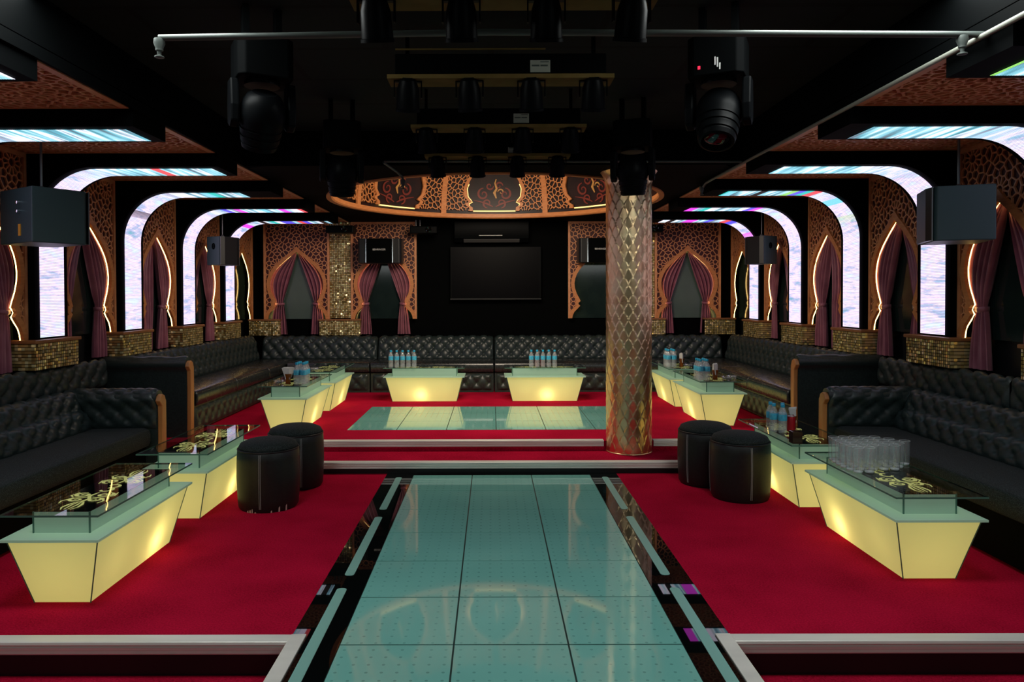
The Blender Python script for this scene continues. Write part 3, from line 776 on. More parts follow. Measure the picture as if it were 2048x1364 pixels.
for s in (-1, 1):
    sd = SIDE[s]
    # lower sofa at carpet level
    o = thing('long_sofa', 'long low black sofa with buttoned back on the %s, at carpet level before the steps' % sd, 'sofa')
    f3 = lambda d, y, z: (s * d, y, z); y0, y1 = 3.30, 5.98
    fn = lambda p, t: (s * p[0], t, p[1])
    MB().prism([(2.87, .02), (3.62, .02), (3.62, .30), (2.87, .30)], fn, y0, y1).build('sofa_base', M['matte_black'], o)
    MB().prism([(2.84, .29), (2.825, .33), (2.825, .39), (2.84, .425), (2.88, .44), (3.38, .43), (3.38, .29)], fn, y0, y1).build('seat', M['black_velvet'], o, .6, bevel=.008)
    tufted(f3, [(3.30, .42), (3.33, .52), (3.345, .56), (3.40, .585), (3.415, .66), (3.44, .715), (3.50, .735), (3.58, .72)], y0, y1, .155, .15, .03).build('backrest', M['black_leather'], o, True, recalc=False)
    MB().prism([(3.40, .30), (3.64, .30), (3.64, .71), (3.50, .71), (3.43, .58), (3.38, .5)], fn, y0, y1).build('back_frame', M['black_leather'], o)
    scroll_arm(o, s, 5.97, 6.17, 0, .745, 2.77, 3.56, True, .43)
    # buttoned wall panels above it
    for k, (a, c) in enumerate(((3.30, 5.02), (5.04, 6.74))):
        h = thing('wall_headboard', 'black buttoned wall upholstery above the low %s sofa, %s half' % (sd, ('near', 'far')[k]), 'wall upholstery', group='buttoned wall upholstery')
        tufted(f3, [(3.60, .69), (3.585, .74), (3.585, .905), (3.605, .935), (3.65, .942)], a, c, .17, .19, .032).build('padding', M['black_leather'], h, True, recalc=False)
        MB().prism([(3.60, .68), (3.80, .68), (3.80, .925), (3.62, .925)], fn, a, c).build('backing_board', M['matte_black'], h)
    # upper side sofa
    o = thing('side_sofa', 'black leather sofa on the upper level along the %s' % wallname[s], 'sofa'); z = Z2; y0, y1 = 7.0, 10.68
    MB().prism([(2.93, z + .02), (3.6, z + .02), (3.6, z + .27), (2.93, z + .27)], fn, y0, y1).build('sofa_base', M['black_leather'], o)
    tufted(f3, [(2.915, z + .03), (2.915, z + .25)], y0 + .1, y1 - .05, .17, .2, .03).build('base_tufting', M['black_leather'], o, True, recalc=False)
    ys = [y0 + .08, 8.2, 9.4, y1]
    for a, c in zip(ys, ys[1:]):
        MB().prism([(2.90, z + .27), (2.885, z + .31), (2.885, z + .38), (2.90, z + .41), (2.94, z + .425), (3.46, z + .415), (3.46, z + .27)], fn, a + .004, c - .004).build('seat_cushion', M['seat_leather'], o, .6, bevel=.012)
    tufted(f3, [(3.42, z + .41), (3.46, z + .55), (3.48, z + .68), (3.52, z + .745), (3.58, z + .755), (3.64, z + .73)], y0, y1, .16, .17, .035).build('backrest', M['black_leather'], o, True, recalc=False)
    MB().prism([(3.46, z + .3), (3.72, z + .3), (3.72, z + .735), (3.56, z + .735), (3.49, z + .6)], fn, y0, y1).build('back_frame', M['black_leather'], o)
    scroll_arm(o, s, 6.86, 7.07, z, .945, 2.90, 3.72, False, 0)
# back sofa: four sections
xs = [-3.43, -1.70, .03, 1.76, 3.43]
for i, (a, c) in enumerate(zip(xs, xs[1:])):
    o = thing('back_sofa', ['black buttoned sofa section in the far left corner', 'black buttoned sofa section behind the left far table', 'black buttoned sofa section behind the right far table', 'black buttoned sofa section in the far right corner'][i], 'sofa', group='sofa sections along the back wall')
    z = Z2; f3 = lambda d, x, zz: (x, d, zz); fn = lambda p, t: (t, p[0], p[1])
    a_, c_ = max(a, -2.86), min(c, 2.86)
    MB().prism([(10.10, z), (10.9, z), (10.9, z + .27), (10.10, z + .27)], fn, a_ + .008, c_ - .008).build('sofa_base', M['black_leather'], o)
    tufted(f3, [(10.085, z + .03), (10.085, z + .25)], a_ + .04, c_ - .04, .17, .2, .03).build('base_tufting', M['black_leather'], o, True, recalc=False)
    MB().prism([(10.07, z + .28), (10.055, z + .31), (10.055, z + .38), (10.07, z + .41), (10.11, z + .425), (10.78, z + .415), (10.78, z + .28)], fn, a_ + .006, c_ - .006).build('seat', M['seat_leather'], o, .6, bevel=.012)
    tufted(f3, [(10.72, z + .40), (10.76, z + .55), (10.78, z + .66), (10.82, z + .725), (10.88, z + .735), (10.95, z + .71)], a + .01, c - .01, .165, .19, .042).build('backrest', M['black_leather'], o, True, recalc=False)
    MB().prism([(10.78, z + .3), (11.02, z + .3), (11.02, z + .71), (10.86, z + .71), (10.79, z + .58)], fn, a + .01, c - .01).build('back_frame', M['black_leather'], o)

# ---------------------------------------------------------------- light-box tables
def table_parts(hot):
    """local frame: length along y, aisle side at +x; hot = lamp place along y"""
    P = []
    def fr(z, ex): return [(-.14 - ex, -.44 - ex), (.14 + ex, -.44 - ex), (.14 + ex, .44 + ex), (-.14 - ex, .44 + ex)]
    A, B = fr(0, 0), fr(0, .082)
    bs = MB()
    for i in range(4):
        j = (i + 1) % 4; bs.poly([(*A[i], .004), (*A[j], .004), (*B[j], .338), (*B[i], .338)])
    bs.poly([(*p, .004) for p in A[::-1]])
    P.append(('light_box', bs.mesh('light_box', M['acrylic'], recalc=False)))
    for p, q in zip(A, B): P.append(('corner_seam', MB().tube([(*p, .002), (*q, .338)], .0035, 4).mesh('corner_seam', M['mint_edge'])))
    P.append(('shelf_plate', MB().box(-.24, .24, -.55, .55, .338, .350).mesh('shelf_plate', M['mint'])))
    rs = MB(); x, y = .14, .44
    for q in (((-x, -y), (x, -y)), ((x, -y), (x, y)), ((x, y), (-x, y)), ((-x, y), (-x, -y))): rs.poly([(*q[0], .350), (*q[1], .350), (*q[1], .455), (*q[0], .455)])
    P.append(('riser', rs.mesh('riser', M['mint'], recalc=False)))
    for sx in (-1, 1):
        for sy in (-1, 1): P.append(('riser_seam', MB().box(sx * .14 - .0035, sx * .14 + .0035, sy * .44 - .0035, sy * .44 + .0035, .350, .457).mesh('riser_seam', M['mint_edge'])))
    P.append(('black_top', MB().box(-.138, .138, -.438, .438, .450, .4575).mesh('black_top', M['gloss_black'])))
    sc = MB(); F = lambda u, v: (u * 1.16, v * 1.03, .4582)
    for sy in (-1, 1):
        ribbon(sc, spiral((0.0, sy * .045), .05, .75, -sy * PI / 2, sy), 0.0156, 0.0130, F)
        for sx in (-1, 1):
            ribbon(sc, spiral((sx * .048, sy * .135), .042, 1.35, -sy * PI / 2, sx * sy), 0.0195, 0.0104, F)
            ribbon(sc, spiral((sx * .040, sy * .225), .036, 1.25, -sy * PI / 2, sx * sy), 0.0182, 0.0091, F)
            ribbon(sc, [(sx * .01, sy * .18), (sx * .07, sy * .20), (sx * .095, sy * .25), (sx * .085, sy * .29)], 0.0182, 0.0052, F)
            ribbon(sc, [(sx * .012, sy * .26), (sx * .03, sy * .31), (sx * .035, sy * .36), (sx * .02, sy * .40)], 0.0182, 0.0039, F)
            ribbon(sc, [(sx * .004, sy * .25), (sx * .012, sy * .32), (sx * .008, sy * .395)], 0.0143, 0.0039, F)
            ribbon(sc, [(sx * .09, sy * .09), (sx * .10, sy * .15), (sx * .075, sy * .185)], 0.0156, 0.0052, F)
        ribbon(sc, [(0, sy * .09), (sy * .012, sy * .16), (-sy * .012, sy * .21), (0, sy * .26)], 0.0182, 0.0156, F)
    P.append(('scroll_ornament', sc.mesh('scroll_ornament', M['scroll'], recalc=False)))
    P.append(('glass_top', MB().box(-.24, .24, -.55, .55, .4605, .4700).mesh('glass_top', M['glass'])))
    ge = MB()
    for x0, x1, y0, y1 in ((-.2405, .2405, -.5508, -.55), (-.2405, .2405, .55, .5508), (-.2408, -.24, -.55, .55), (.24, .2408, -.55, .55)): ge.box(x0, x1, y0, y1, .4605, .4700)
    P.append(('glass_edge', ge.mesh('glass_edge', M['mint_edge'])))
    return P
TP = table_parts(0)
TN = [  # x, y centre, level, rotation, hot spot along length, label, scale
    (-2.14, 4.02, 0, 0, .22, 'glowing light-box table with scroll pattern, nearest on the left', 1),
    (-2.145, 5.38, 0, 0, .12, 'glowing light-box table with scroll pattern on the left, behind the two stools', 1),
    (-2.04, 7.58, Z2, 0, .05, 'glowing light-box table on the upper left, nearer of two, with water bottles', 1),
    (-2.04, 8.90, Z2, 0, .10, 'glowing light-box table on the upper left, farther of two', 1),
    (-.86, 9.34, Z2, -PI / 2, -.05, 'glowing light-box table facing the stage floor, left of the far pair', .93),
    (.67, 9.34, Z2, -PI / 2, .03, 'glowing light-box table facing the stage floor, right of the far pair', .93),
    (2.335, 4.30, 0, PI, .22, 'glowing light-box table crowded with clear tumblers, nearest on the right', 1),
    (2.335, 5.61, 0, PI, .0, 'glowing light-box table on the right with bottles and red cans, behind the stools', 1),
    (2.34, 7.87, Z2, PI, .05, 'glowing light-box table on the upper right, nearer of two', 1),
    (2.34, 9.15, Z2, PI, .05, 'glowing light-box table on the upper right, farther of two, by the gold column', 1)]
for x, y, z, rz, hot, lab, sc in TN:
    o = thing('light_table', lab, 'coffee table', (x, y, z), rz, 'glowing light-box tables'); o.scale = (sc,) * 3
    for nm, me in TP: link(nm, me, o)
    flip = 1 if rz == 0 else (-1 if rz == PI else 1)
    for (lx, ly, lz, e, r) in ((.085, hot * flip, .11, 1.1, .02), (0, -.26, .2, .42, .05), (0, .26, .2, .42, .05)):
        l = bpy.data.lights.new('table_lamp', 'POINT'); l.energy = e; l.color = (1, .80, .38); l.shadow_soft_size = r
        lo = bpy.data.objects.new('table_lamp', l); COL.objects.link(lo); lo.parent = o; lo.location = (lx, ly, lz)

# ---------------------------------------------------------------- stools
st = thing('round_stool', '', 'stool', group='round black stools')
b = MB(); b.lathe([(.20, .0), (.212, .02), (.216, .08), (.222, .22), (.220, .36), (.216, .415), (.205, .43)], seg=48); b.build('body', M['stool_leather'], st, .6)
b = MB(); b.lathe([(.205, .425), (.208, .44), (.196, .462), (.15, .482), (.08, .492), (.005, .495)], seg=48); b.build('seat_cushion', M['black_velvet'], st, True)
b = MB(); b.tube([(.213 * cos(a), .213 * sin(a), .425) for a in [2 * PI * i / 48 for i in range(49)]], .006, 6, False); b.build('piping', M['satin_black'], st, True)
b = MB()
for a in (-PI / 2 - .01, PI / 2 + .2, PI - .3, .5):
    for da in (-.022, .022):
        b.tube([((r + .0012) * cos(a + da), (r + .0012) * sin(a + da), z) for r, z in ((.213, .03), (.217, .10), (.2225, .22), (.2205, .36), (.217, .412))], .0016, 4)
b.build('stitching', M['stitch'], st)
for i, (x, y, rz, lab) in enumerate(((-1.63, 5.26, .03, 'round black leather stool with scuffed peeling bottom edge, front one on the left'), (-1.585, 5.83, .45, 'round black leather stool on the left, rear one by the steps'),
                               (1.87, 5.46, .06, 'round black leather stool on the right, front one beside the table'), (1.735, 5.885, .9, 'round black leather stool on the right, rear one by the steps'))):
    o = spawn(st, i == 0, (x, y, 0), lab, rz)
    if i == 0: first_stool = o
b = MB()
rr = random.Random(3)
for a0, n_ in ((-2.05, 4), (-1.25, 1), (-.75, 1), (-1.0, 1)):
    for k in range(n_):
        a = a0 + k * .09; hh = rr.uniform(.012, .05); w_ = rr.uniform(.02, .04)
        b.poly([(.2145 * cos(a), .2145 * sin(a), .004), (.2145 * cos(a + w_ * 2), .2145 * sin(a + w_ * 2), .004), (.2165 * cos(a + w_ * 1.8), .2165 * sin(a + w_ * 1.8), hh), (.2165 * cos(a + .01), .2165 * sin(a + .01), hh * .8)])
o = b.build('peeled_patch', mat('bare_backing', (.55, .36, .32), .8), first_stool, recalc=False); o['label'] = 'pale patches where the leather has peeled'

# ---------------------------------------------------------------- bottles, cans, tumblers, napkin holders
bt = thing('water_bottle', '', 'bottle', group='small water bottles')
MB().lathe([(.001, .001), (.027, .001), (.031, .008), (.031, .05), (.029, .055), (.031, .06), (.031, .135), (.028, .155), (.017, .180), (.0125, .192), (.0125, .200)], seg=16).build('body', M['pet'], bt, True)
MB().lathe([(.0316, .095), (.0318, .096), (.0318, .142), (.0316, .143)], seg=16, caps=False).build('label_band', M['blue_label'], bt, True)
MB().lathe([(.0145, .196), (.015, .198), (.015, .216), (.0135, .219), (.001, .219)], seg=14).build('cap', M['blue_cap'], bt, .6)
first = True
def put_bottles(pts, z, labs):
    global first
    for (x, y), lab in zip(pts, labs):
        spawn(bt, first, (x, y, z), lab, random.uniform(0, 6)); first = False
RW = ['leftmost', 'second from the left', 'middle one', 'second from the right', 'rightmost']
ZT0, ZT1, ZTB = .4703, Z2 + .4703, Z2 + .4703 * .93
put_bottles([(-1.285 + i * .074, 9.20) for i in range(5)], ZTB, ['blue-capped water bottle in the row on the left far table, %s' % r for r in RW])
put_bottles([(.50 + i * .074, 9.20) for i in range(5)], ZTB, ['blue-capped water bottle in the row on the right far table, %s' % r for r in RW])
GR = ['front left', 'front right', 'middle left', 'middle right', 'back left', 'back right']
def grid(x, y, n): return [(x + (k % 2) * .066, y + (k // 2) * .068) for k in range(n)]
put_bottles(grid(-1.935, 7.17, 6), ZT1, ['blue-capped water bottle %s in the cluster on the nearer upper left table' % g for g in GR])
put_bottles([(2.135 + (k % 2) * .066, 7.42 + (k // 2) * .068) for k in range(6)], ZT1, ['blue-capped water bottle %s in the cluster on the nearer upper right table' % g for g in GR])
put_bottles([(2.145 + (k % 2) * .066, 8.80 + (k // 2) * .068) for k in range(6)], ZT1, ['blue-capped water bottle %s in the cluster on the farther upper right table' % g for g in GR])
put_bottles([(2.175, 5.66), (2.17, 5.58), (2.215, 5.52), (2.245, 5.60)], ZT0, ['blue-capped water bottle %s in the group beside the red cans' % g for g in ('at the back', 'at the left', 'at the front', 'at the right')])
cn = thing('drink_can', '', 'can', group='drink cans')
MB().lathe([(.001, .003), (.024, .0), (.031, .008), (.031, .104), (.026, .118)], seg=20).build('can_body', M['red_can'], cn, .6)
MB().lathe([(.026, .118), (.0265, .121), (.024, .1195), (.001, .1185)], seg=20).build('can_lid', M['chrome'], cn, .6)
for i, (x, y, z, lab) in enumerate(((2.30, 5.57, ZT0, 'red drink can standing right of the water bottles on the right table'), (2.325, 5.645, ZT0, 'red drink can at the rear beside the napkin glass on the right table'),
                                     (.576, 9.275, ZTB, 'red drink can behind the bottle row on the right far table, left one'), (.648, 9.275, ZTB, 'red drink can behind the bottle row on the right far table, right one'))):
    spawn(cn, i == 0, (x, y, z), lab)
nh = thing('napkin_glass', '', 'napkin holder', group='amber glasses of napkins')
MB().lathe([(.001, .001), (.028, .001), (.024, .02), (.026, .06), (.033, .10), (.033, .104), (.028, .102), (.02, .03), (.001, .02)], seg=18).build('glass_body', M['amber'], nh, True)
b = MB(); rr = random.Random(4)
for k in range(9):
    a = -.5 + k * .13; dx_, dz_ = sin(a), cos(a); y = -.02 + .005 * k
    b.loft([[(-.02 + q[0], y + q[1], .05) for q in ((0, 0), (.04, 0), (.04, .004), (0, .004))], [(-.035 + dx_ * .05 + q[0], y + q[1], .10 + dz_ * .07) for q in ((0, 0), (.075, 0), (.075, .004), (0, .004))]])
b.build('napkins', M['white'], nh)
for i, (x, y, z, lab) in enumerate(((-2.03, 7.20, ZT1, 'amber glass stuffed with white napkins on the nearer upper left table'), (2.36, 5.69, ZT0, 'amber glass with white napkins behind the red cans on the right table'),
                                    (2.30, 7.47, ZT1, 'amber glass stuffed with white napkins on the nearer upper right table'), (2.31, 8.84, ZT1, 'amber glass stuffed with white napkins on the farther upper right table'))):
    spawn(nh, i == 0, (x, y, z), lab, .4 * i)
ah = thing('glass_ashtray', '', 'ashtray', group='glass ashtrays')
MB().lathe([(.001, .001), (.045, .001), (.052, .034), (.044, .034), (.036, .012), (.001, .010)], seg=20).build('bowl', M['tumbler'], ah, True)
MB().lathe([(.001, .0105), (.035, .0125), (.02, .018), (.001, .017)], seg=16).build('ash', M['ink'], ah, True)
for i, (x, y, z, lab) in enumerate(((2.42, 7.48, ZT1, 'round glass ashtray beside the napkins on the nearer upper right table'), (2.40, 8.86, ZT1, 'round glass ashtray beside the napkins on the farther upper right table'),
                                    (-2.09, 8.52, ZT1, 'round glass ashtray at the near end of the farther upper left table'), (-2.13, 7.24, ZT1, 'round glass ashtray left of the napkins on the nearer upper left table'), (2.50, 7.56, ZT1, 'round glass ashtray at the sofa side of the nearer upper right table'))):
    spawn(ah, i == 0, (x, y, z), lab)
tj = thing('smoked_glass', 'square smoked brown glass at the near corner of the right table behind the stools', 'glass', (2.155, 5.14, ZT0))
b = MB(); q = [(-.034, -.034), (.034, -.034), (.034, .034), (-.034, .034)]; i_ = [(x * .88, y * .88) for x, y in q]
b.loft([[(*p, 0.001) for p in q], [(*p, .085) for p in q], [(*p, .085) for p in i_], [(*p, .012) for p in i_]]); b.build('vessel', mat('smoked_brown_glass', (.07, .03, .02), .08, trans=.5), tj)
tm = thing('tumbler', '', 'glass', group='clear tumblers on the near right table')
MB().lathe([(.001, .001), (.027, .001), (.0285, .012), (.0305, .15)], seg=20, caps=False).build('vessel', M['tumbler'], tm, True)
MB().lathe([(.001, .002), (.025, .002), (.0265, .012), (.001, .014)], seg=16).build('thick_base', M['rim_glass'], tm, True)
MB().tube([(.0305 * cos(a), .0295 * sin(a), .15) for a in [2 * PI * i / 20 for i in range(21)]], .0012, 5, False).build('rim', M['rim_glass'], tm, True)
rows = [(4.27, 2.16, 2), (4.335, 2.15, 5), (4.40, 2.145, 6), (4.465, 2.15, 7), (4.53, 2.155, 6), (4.595, 2.165, 5)]
rows = rows[::-1]
n_row = ['rearmost row', 'second rearmost row', 'third rearmost row', 'third frontmost row', 'second frontmost row', 'frontmost row']
first_t = True
for r, (y, x0, n) in enumerate(rows):
    for c in range(n):
        lab = 'clear straight tumbler in the %s of tumblers, %s from the aisle' % (n_row[r], ['first', 'second', 'third', 'fourth', 'fifth', 'sixth', 'seventh'][c])
        spawn(tm, first_t, (x0 + c * .0655 + random.uniform(-.002, .002), y + random.uniform(-.002, .002), ZT0), lab); first_t = False

# ---------------------------------------------------------------- loudspeakers, television, air conditioner
def rbox(mb, x0, x1, y0, y1, z0, z1, ch=.02):
    mb.prism([(x0 + ch, y0), (x1 - ch, y0), (x1, y0 + ch), (x1, y1), (x0, y1), (x0, y0 + ch)], lambda p, t: (p[0], p[1], t), z0, z1)
def hang_speaker(loc, rz, sc, label, rod_to, back=False, port=False):
    o = thing('hanging_speaker', label, 'loudspeaker', loc, rz, 'loudspeakers hung from the ceiling'); o.scale = sc if isinstance(sc, tuple) else (sc,) * 3
    b = MB(); rbox(b, -.24, .24, -.20, .17, -.19, .19); b.build('cabinet', M['speaker'], o, bevel=.008)
    b = MB(); b.prism([(-.235, -.205), (-.15, -.235), (.15, -.235), (.235, -.205)], lambda p, t: (p[0], p[1], t), -.185, .185); b.build('front_grille', M['satin_black'], o)
    b = MB(); b.box(-.238, -.228, -.213, -.206, -.188, .188); b.box(.228, .238, -.213, -.206, -.188, .188); b.build('grille_edge', M['grey_metal'], o)
    h = (rod_to - loc[2]) / o.scale[2]; b = MB(); b.tube([(0, 0, .19), (0, 0, h)], .009, 8); b.lathe([(.035, .19), (.035, .205), (.012, .225)], seg=14); b.lathe([(.03, h - .012), (.03, h)], seg=14); b.build('hanging_rod', M['grey_metal'], o)
    MB().lathe([(.004, 0), (.042, 0), (.042, .008), (.034, .008), (.030, -.02), (.004, -.02)], (0, 0, 0), 18, lambda r, a, hh: (.24 + hh, -.02 + r * cos(a), .06 + r * sin(a))).build('side_port', M['matte_black'], o) if port else None
    MB().lathe([(.004, 0), (.042, 0), (.042, .008), (.034, .008), (.030, -.02), (.004, -.02)], (0, 0, 0), 18, lambda r, a, hh: (-.24 - hh, -.02 + r * cos(a), .06 + r * sin(a))).build('side_port', M['matte_black'], o) if port else None
    if back:
        b = MB(); b.box(-.08, -.05, .17, .176, -.14, -.06); x = b.build('rating_label', M['orange_label'], o)
        b = MB()
        for dz in (.03, .09): b.lathe([(.014, 0), (.014, .02), (.008, .024)], (0, 0, 0), 12, lambda r, a, hh: (-.06 + r * cos(a), .17 + hh, dz + r * sin(a)))
        b.build('terminals', M['chrome'], o)
    return o
M['speaker'] = mat('speaker_vinyl', (.026, .052, .054), .5)
hang_speaker((-3.20, 5.16, 2.085), math.radians(146), 1.0, 'big dark hanging loudspeaker with orange back label, by the left wall', ZS + .02, back=True)
hang_speaker((3.35, 5.22, 2.085), -math.radians(110), 1.0, 'big dark hanging loudspeaker by the first arch on the right wall', ZS + .02)
hang_speaker((-3.34, 9.0, 2.085), math.radians(62), (.62, .62, .92), 'small dark hanging loudspeaker with side port near the far end of the left wall', ZS + .02, port=True)
hang_speaker((3.40, 9.15, 2.085), -math.radians(62), (.62, .62, .92), 'small dark hanging loudspeaker with side port near the far end of the right wall', ZS + .02, port=True)
def text_obj(name, txt, size, loc, parent, m):
    cu = bpy.data.curves.new(name, 'FONT'); cu.body = txt; cu.size = size; cu.align_x = 'CENTER'; cu.align_y = 'CENTER'; cu.extrude = .001; cu.materials.append(m)
    tmp = bpy.data.objects.new(name, cu); me = bpy.data.meshes.new_from_object(tmp); bpy.data.objects.remove(tmp); me.materials.clear(); me.materials.append(m)
    o = link(name, me, parent); o.location = loc; o.rotation_euler = (PI / 2, 0, 0); return o
for x, lab, rz in ((-1.645, 'black wall-mounted loudspeaker on the screen left of the television', 0), (1.60, 'black wall-mounted loudspeaker on the screen half behind the gold column', 0)):
    o = thing('mounted_speaker', lab, 'loudspeaker', (x, 10.80, 2.19), rz, 'wall speakers beside the television')
    b = MB(); rbox(b, -.32, .32, -.17, .14, -.18, .18, .03); b.build('cabinet', M['satin_black'], o, bevel=.006)
    b = MB(); b.prism([(-.19, -.17), (-.185, -.20), (.185, -.20), (.19, -.17)], lambda p, t: (p[0], p[1], t), -.178, .178); b.build('front_grille', M['matte_black'], o)
    b = MB()
    for q in (-.195, .195): b.box(q - .006, q + .006, -.196, -.17, -.175, .175)
    b.build('chrome_strip', M['chrome'], o)
    MB().box(-.05, .05, .14, .195, -.05, .05).build('wall_bracket', M['grey_metal'], o)
    text_obj('logo', 'BEHRINGER', .036, (0, -.2015, .015), o, M['white'])
tv = thing('television', 'wide black television, switched off, in the middle of the back wall', 'television', (.06, 11.0, 1.87))
MB().box(-.69, .69, 0, .05, -.40, .40).build('housing', M['rig_black'], tv, bevel=.006)
MB().box(-.665, .665, -.004, .001, -.372, .378).build('screen', M['screen'], tv)
MB().box(-.69, .69, -.008, .0, -.402, -.385).build('bottom_trim', M['satin_black'], tv)
MB().box(-.2, .2, .05, .15, -.15, .15).build('wall_bracket', M['matte_black'], tv)
ac = thing('air_conditioner', 'wide black glossy air conditioner high on the back wall above the television', 'air conditioner', (0.0, 10.93, 2.342))
MB().prism([(.22, .0), (.05, -.005), (-.02, .05), (-.045, .12), (-.045, .303), (.22, .303)], lambda p, t: (t, p[0], p[1]), -.56, .56).build('housing', M['rig_black'], ac, .5, bevel=.006)
MB().prism([(.03, -.012), (-.03, .03), (-.026, .036), (.034, -.004)], lambda p, t: (t, p[0], p[1]), -.42, .42).build('air_flap', M['grey_metal'], ac)
b = MB(); b.box(-.19, .16, -.048, -.045, .085, .092); b.build('badge_strip', M['white'], ac)

# ---------------------------------------------------------------- ceiling rig: moving heads, cans on bars, pipes
def moving_head(loc, rz, tilt, label, first, red):
    o = thing('moving_head_light', label, 'stage light', loc, rz, 'moving head stage lights'); o.scale = (.78,) * 3
    b = MB(); b.prism([(-.17, -.13), (-.13, -.17), (.13, -.17), (.17, -.13), (.17, .13), (.13, .17), (-.13, .17), (-.17, .13)], lambda p, t: (p[0], p[1], t), -.13, .12); b.build('base', M['matte_black'], o, bevel=.008)
    for s in (-1, 1): MB().box(s * .10 - .02, s * .10 + .02, -.04, .04, .12, (ZC - loc[2]) / .78).build('clamp', M['matte_black'], o)
    for s in (-1, 1):
        b = MB(); b.prism([(-.05, -.13), (.05, -.13), (.075, -.30), (.06, -.40), (.0, -.43), (-.06, -.40), (-.075, -.30)], lambda p, t: (t, p[0], p[1]), s * .175 - .028, s * .175 + .028); b.build('yoke_arm', M['rig_black'], o, bevel=.012)
    MB().lathe([(.03, -.13), (.11, -.13), (.11, -.155), (.03, -.155)], seg=24).build('turntable', M['rig_black'], o)
    hd = [(.005, -.155), (.075, -.155), (.105, -.135), (.13, -.09), (.145, -.03), (.145, .02), (.135, .05), (.135, .058), (.128, .06), (.128, .072), (.134, .074), (.13, .10), (.13, .108), (.122, .11), (.122, .122), (.128, .124), (.122, .150), (.122, .16), (.114, .162), (.114, .174), (.118, .176), (.110, .205), (.095, .21), (.09, .195), (.005, .19)]
    R_ = Matrix.Rotation(tilt, 3, 'X')
    MB().lathe(hd, (0, 0, -.345), 32, lambda r, a, h: tuple(R_ @ Vector((r * cos(a), r * sin(a), -h)))).build('lamp_head', M['rig_black'], o, .5)
    MB().lathe([(.005, .196), (.088, .196), (.088, .203), (.005, .208)], (0, 0, -.345), 24, lambda r, a, h: tuple(R_ @ Vector((r * cos(a), r * sin(a), -h)))).build('lens', M['gloss_black'], o, True)
    if red:
        MB().box(-.10, -.085, -.175, -.169, -.09, -.07).build('indicator', M['red_led'], o)
        b = MB()
        for k, (dz, l) in enumerate(((0, .05), (-.01, .06), (-.035, .04))): b.box(.0 + k * .014, .008 + k * .014, -.174, -.169, -.05 + dz - l / 2, -.05 + dz + l / 2)
        b.build('rating_label', M['white'], o)
moving_head((-1.14, 3.62, 2.685), .5, .55, 'large black moving head stage light hanging on the near left of the ceiling', True, False)
moving_head((1.13, 3.62, 2.685), -.45, -.45, 'large black moving head stage light with red indicator on the near right of the ceiling', False, True)
moving_head((-1.09, 5.30, 2.685), .25, .25, 'black moving head stage light hanging on the far left of the ceiling', False, False)
moving_head((1.03, 5.30, 2.685), -.3, .15, 'black moving head stage light hanging in front of the gold column', False, False)
rigs = [2.80, 3.86, 4.98, 5.99]; rn = ['nearest to the camera', 'second from the camera', 'third from the camera', 'farthest, before the dome']
can = thing('par_can', '', 'spotlight', group='spotlight cans on the ceiling bars')
R_ = Matrix.Rotation(.35, 3, 'X'); axc = lambda r, a, h: tuple(R_ @ Vector((r * cos(a), r * sin(a), -h)))
MB().lathe([(.005, -.10), (.03, -.10), (.045, -.085), (.058, -.04), (.062, .06), (.066, .062), (.066, .075), (.058, .075), (.05, .04), (.005, .03)], (0, 0, -.085), 24, axc).build('can_body', M['rig_black'], can, .5)
MB().lathe([(.005, .045), (.054, .05), (.05, .056), (.005, .060)], (0, 0, -.085), 20, axc).build('lens', M['gloss_black'], can, True)
b = MB()
for s in (-1, 1): b.box(s * .072 - .003, s * .072 + .003, -.012, .012, -.09, -.004)
b.box(-.075, .075, -.012, .012, -.008, -.002); b.build('bracket', M['rig_black'], can)
fc = True
for r, y in enumerate(rigs):
    o = thing('light_bar', 'wooden bar with black control box carrying four spotlight cans, %s' % rn[r], 'lighting bar', (.05, y, 2.67), 0, 'lighting bars under the black ceiling')
    MB().box(-.60, .60, -.02, .14, 0, .022).build('plank', M['plank'], o)
    MB().box(-.56, .56, .0, .12, .022, .135).build('control_box', M['matte_black'], o, bevel=.004)
    [MB().box(q - .01, q + .01, .05, .07, .135, ZC - 2.67).build('hanger', M['matte_black'], o) for q in (-.5, .5)]
    if r == 1: MB().tube([(-.56, .02, .165), (.24, .02, .165)], .005, 6).build('top_rail', M['plank'], o)
    if r:
        lx = [0, .21, .155, .14][r]; b = MB(); b.box(lx - .053, lx + .053, -.003, -.0005, .035 if r < 3 else .03, .098 if r < 3 else .075); q = b.build('paper_label', M['label_paper'], o)
        b = MB(); b.box(lx - .045, lx - .004, -.0045, -.003, .066, .074); b.box(lx + .001, lx + .04, -.0045, -.003, .066, .074)
        if r < 3: b.box(lx + .0, lx + .045, -.0045, -.003, .087, .091)
        b.build('print', M['ink'], q)
    for c in range(4):
        lab = 'black spotlight can, %s bar from the camera, %s of four' % (['first', 'second', 'third', 'last'][r], ['leftmost', 'second from the left', 'third from the left', 'rightmost'][c])
        x = spawn(can, fc, (-.445 + .33 * c, y + .03, 2.67), lab, random.uniform(-.15, .15)); fc = False
M['pale_pipe'] = mat('pale_pipe', (.26, .27, .23), .5, metal=.2)
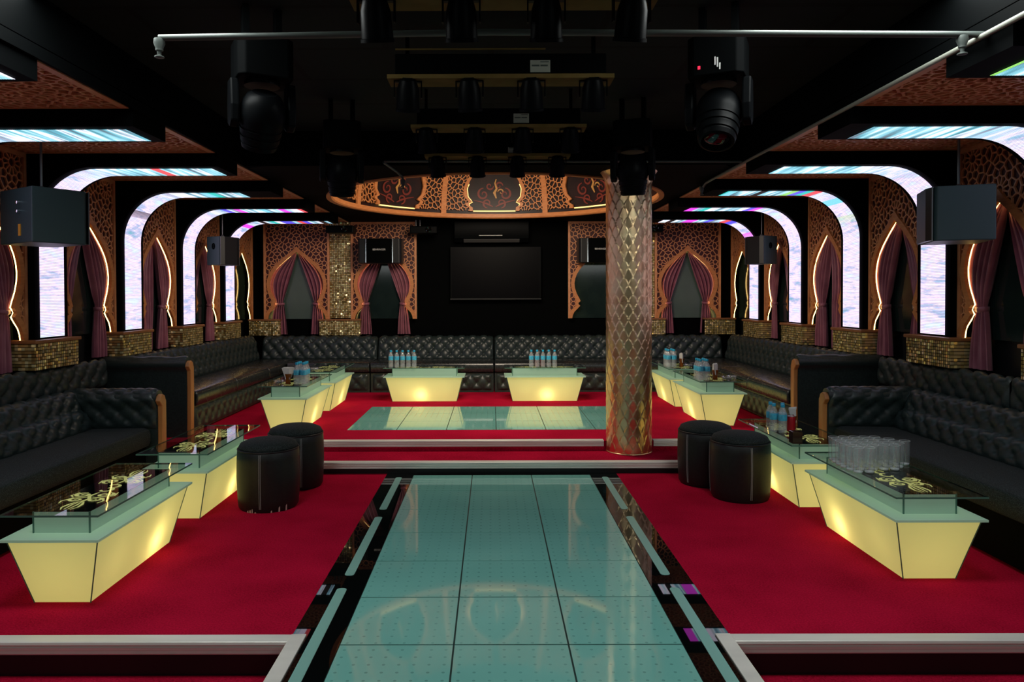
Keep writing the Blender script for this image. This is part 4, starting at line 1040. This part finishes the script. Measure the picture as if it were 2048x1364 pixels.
def pipe(label, path, r, heads, name='sprinkler_pipe', mk='pipe'):
    o = thing(name, label, 'pipe', group='grey pipes under the ceiling')
    MB().tube(path, r, 12).build('tube', M[mk], o, .7)
    for (x, y, z, h) in heads:
        b = MB(); b.lathe([(.022, .02), (.024, .0), (.016, -.02), (.016, -.03), (.01, -.034), (.008, -.05), (.02, -.055), (.02, -.06), (.005, -.062)], (x, y, z), 12); b.build('sprinkler_head', M['pipe'], o, .6)
    return o
pipe('long grey pipe with two sprinkler heads crossing the near ceiling', [(-1.44, 3.16, 2.645), (0, 3.15, 2.66), (2.16, 3.16, 2.645)], .014, [(-1.44, 3.16, 2.62, 0), (2.04, 3.16, 2.62, 0)])
b = [(x, 3.157, 2.652) for x in (-1.20, .83, .90)]
pipe('grey pipe crossing the far ceiling just before the dome', [(-.90, 6.1, 2.655), (2.10, 6.1, 2.64)], .010, [])
pipe('short bent grey pipe dropping from the left end of the far ceiling pipe', [(-.905, 6.1, 2.645), (-.82, 6.3, 2.60), (-.78, 6.36, 2.565), (-.775, 6.37, 2.53)], .011, [(-.775, 6.37, 2.52, 0)], 'drop_pipe')
pipe('long grey pipe running along the edge of the right side ceiling', [(2.115, 1.2, 2.632), (2.115, 7.0, 2.632), (2.10, 7.12, 2.62), (2.07, 7.16, 2.57)], .012, [(2.07, 7.16, 2.57, 0)], 'conduit_pipe', 'pale_pipe')
for x, y, lab, nm in ((-2.2, 10.6, 'small black projector hanging before the left tall mosaic strip', 1), (2.28, 10.6, 'small dark projector hanging before the right tall mosaic strip', 1), (-1.0, 10.75, 'small dark spotlight box on the back wall left of the air conditioner', 0)):
    o = thing('mini_projector', lab, 'projector', (x, y, 2.50), 0, 'small projectors by the back wall')
    MB().box(-.20, .20, -.12, .12, -.06, .05).build('housing', M['rig_black'], o, bevel=.012)
    b = MB(); b.lathe([(.045, 0), (.045, .03), (.035, .035), (.004, .02)], (0, 0, 0), 16, lambda r, a, h: (.08 + r * cos(a), -.12 - h, r * sin(a))); b.build('lens', M['gloss_black'], o)
    b = MB(); b.tube([(-.12, 0, .05), (-.12, 0, .15)], .012, 8); b.tube([(-.06, 0, .05), (-.06, 0, .15)], .012, 8); b.build('hanger', M['grey_metal'], o)

for o_ in SC.objects:
    if o_.get('label') and len(o_['label'].replace('-', ' ').split()) > 16: print('LONG', o_.name, o_['label'])
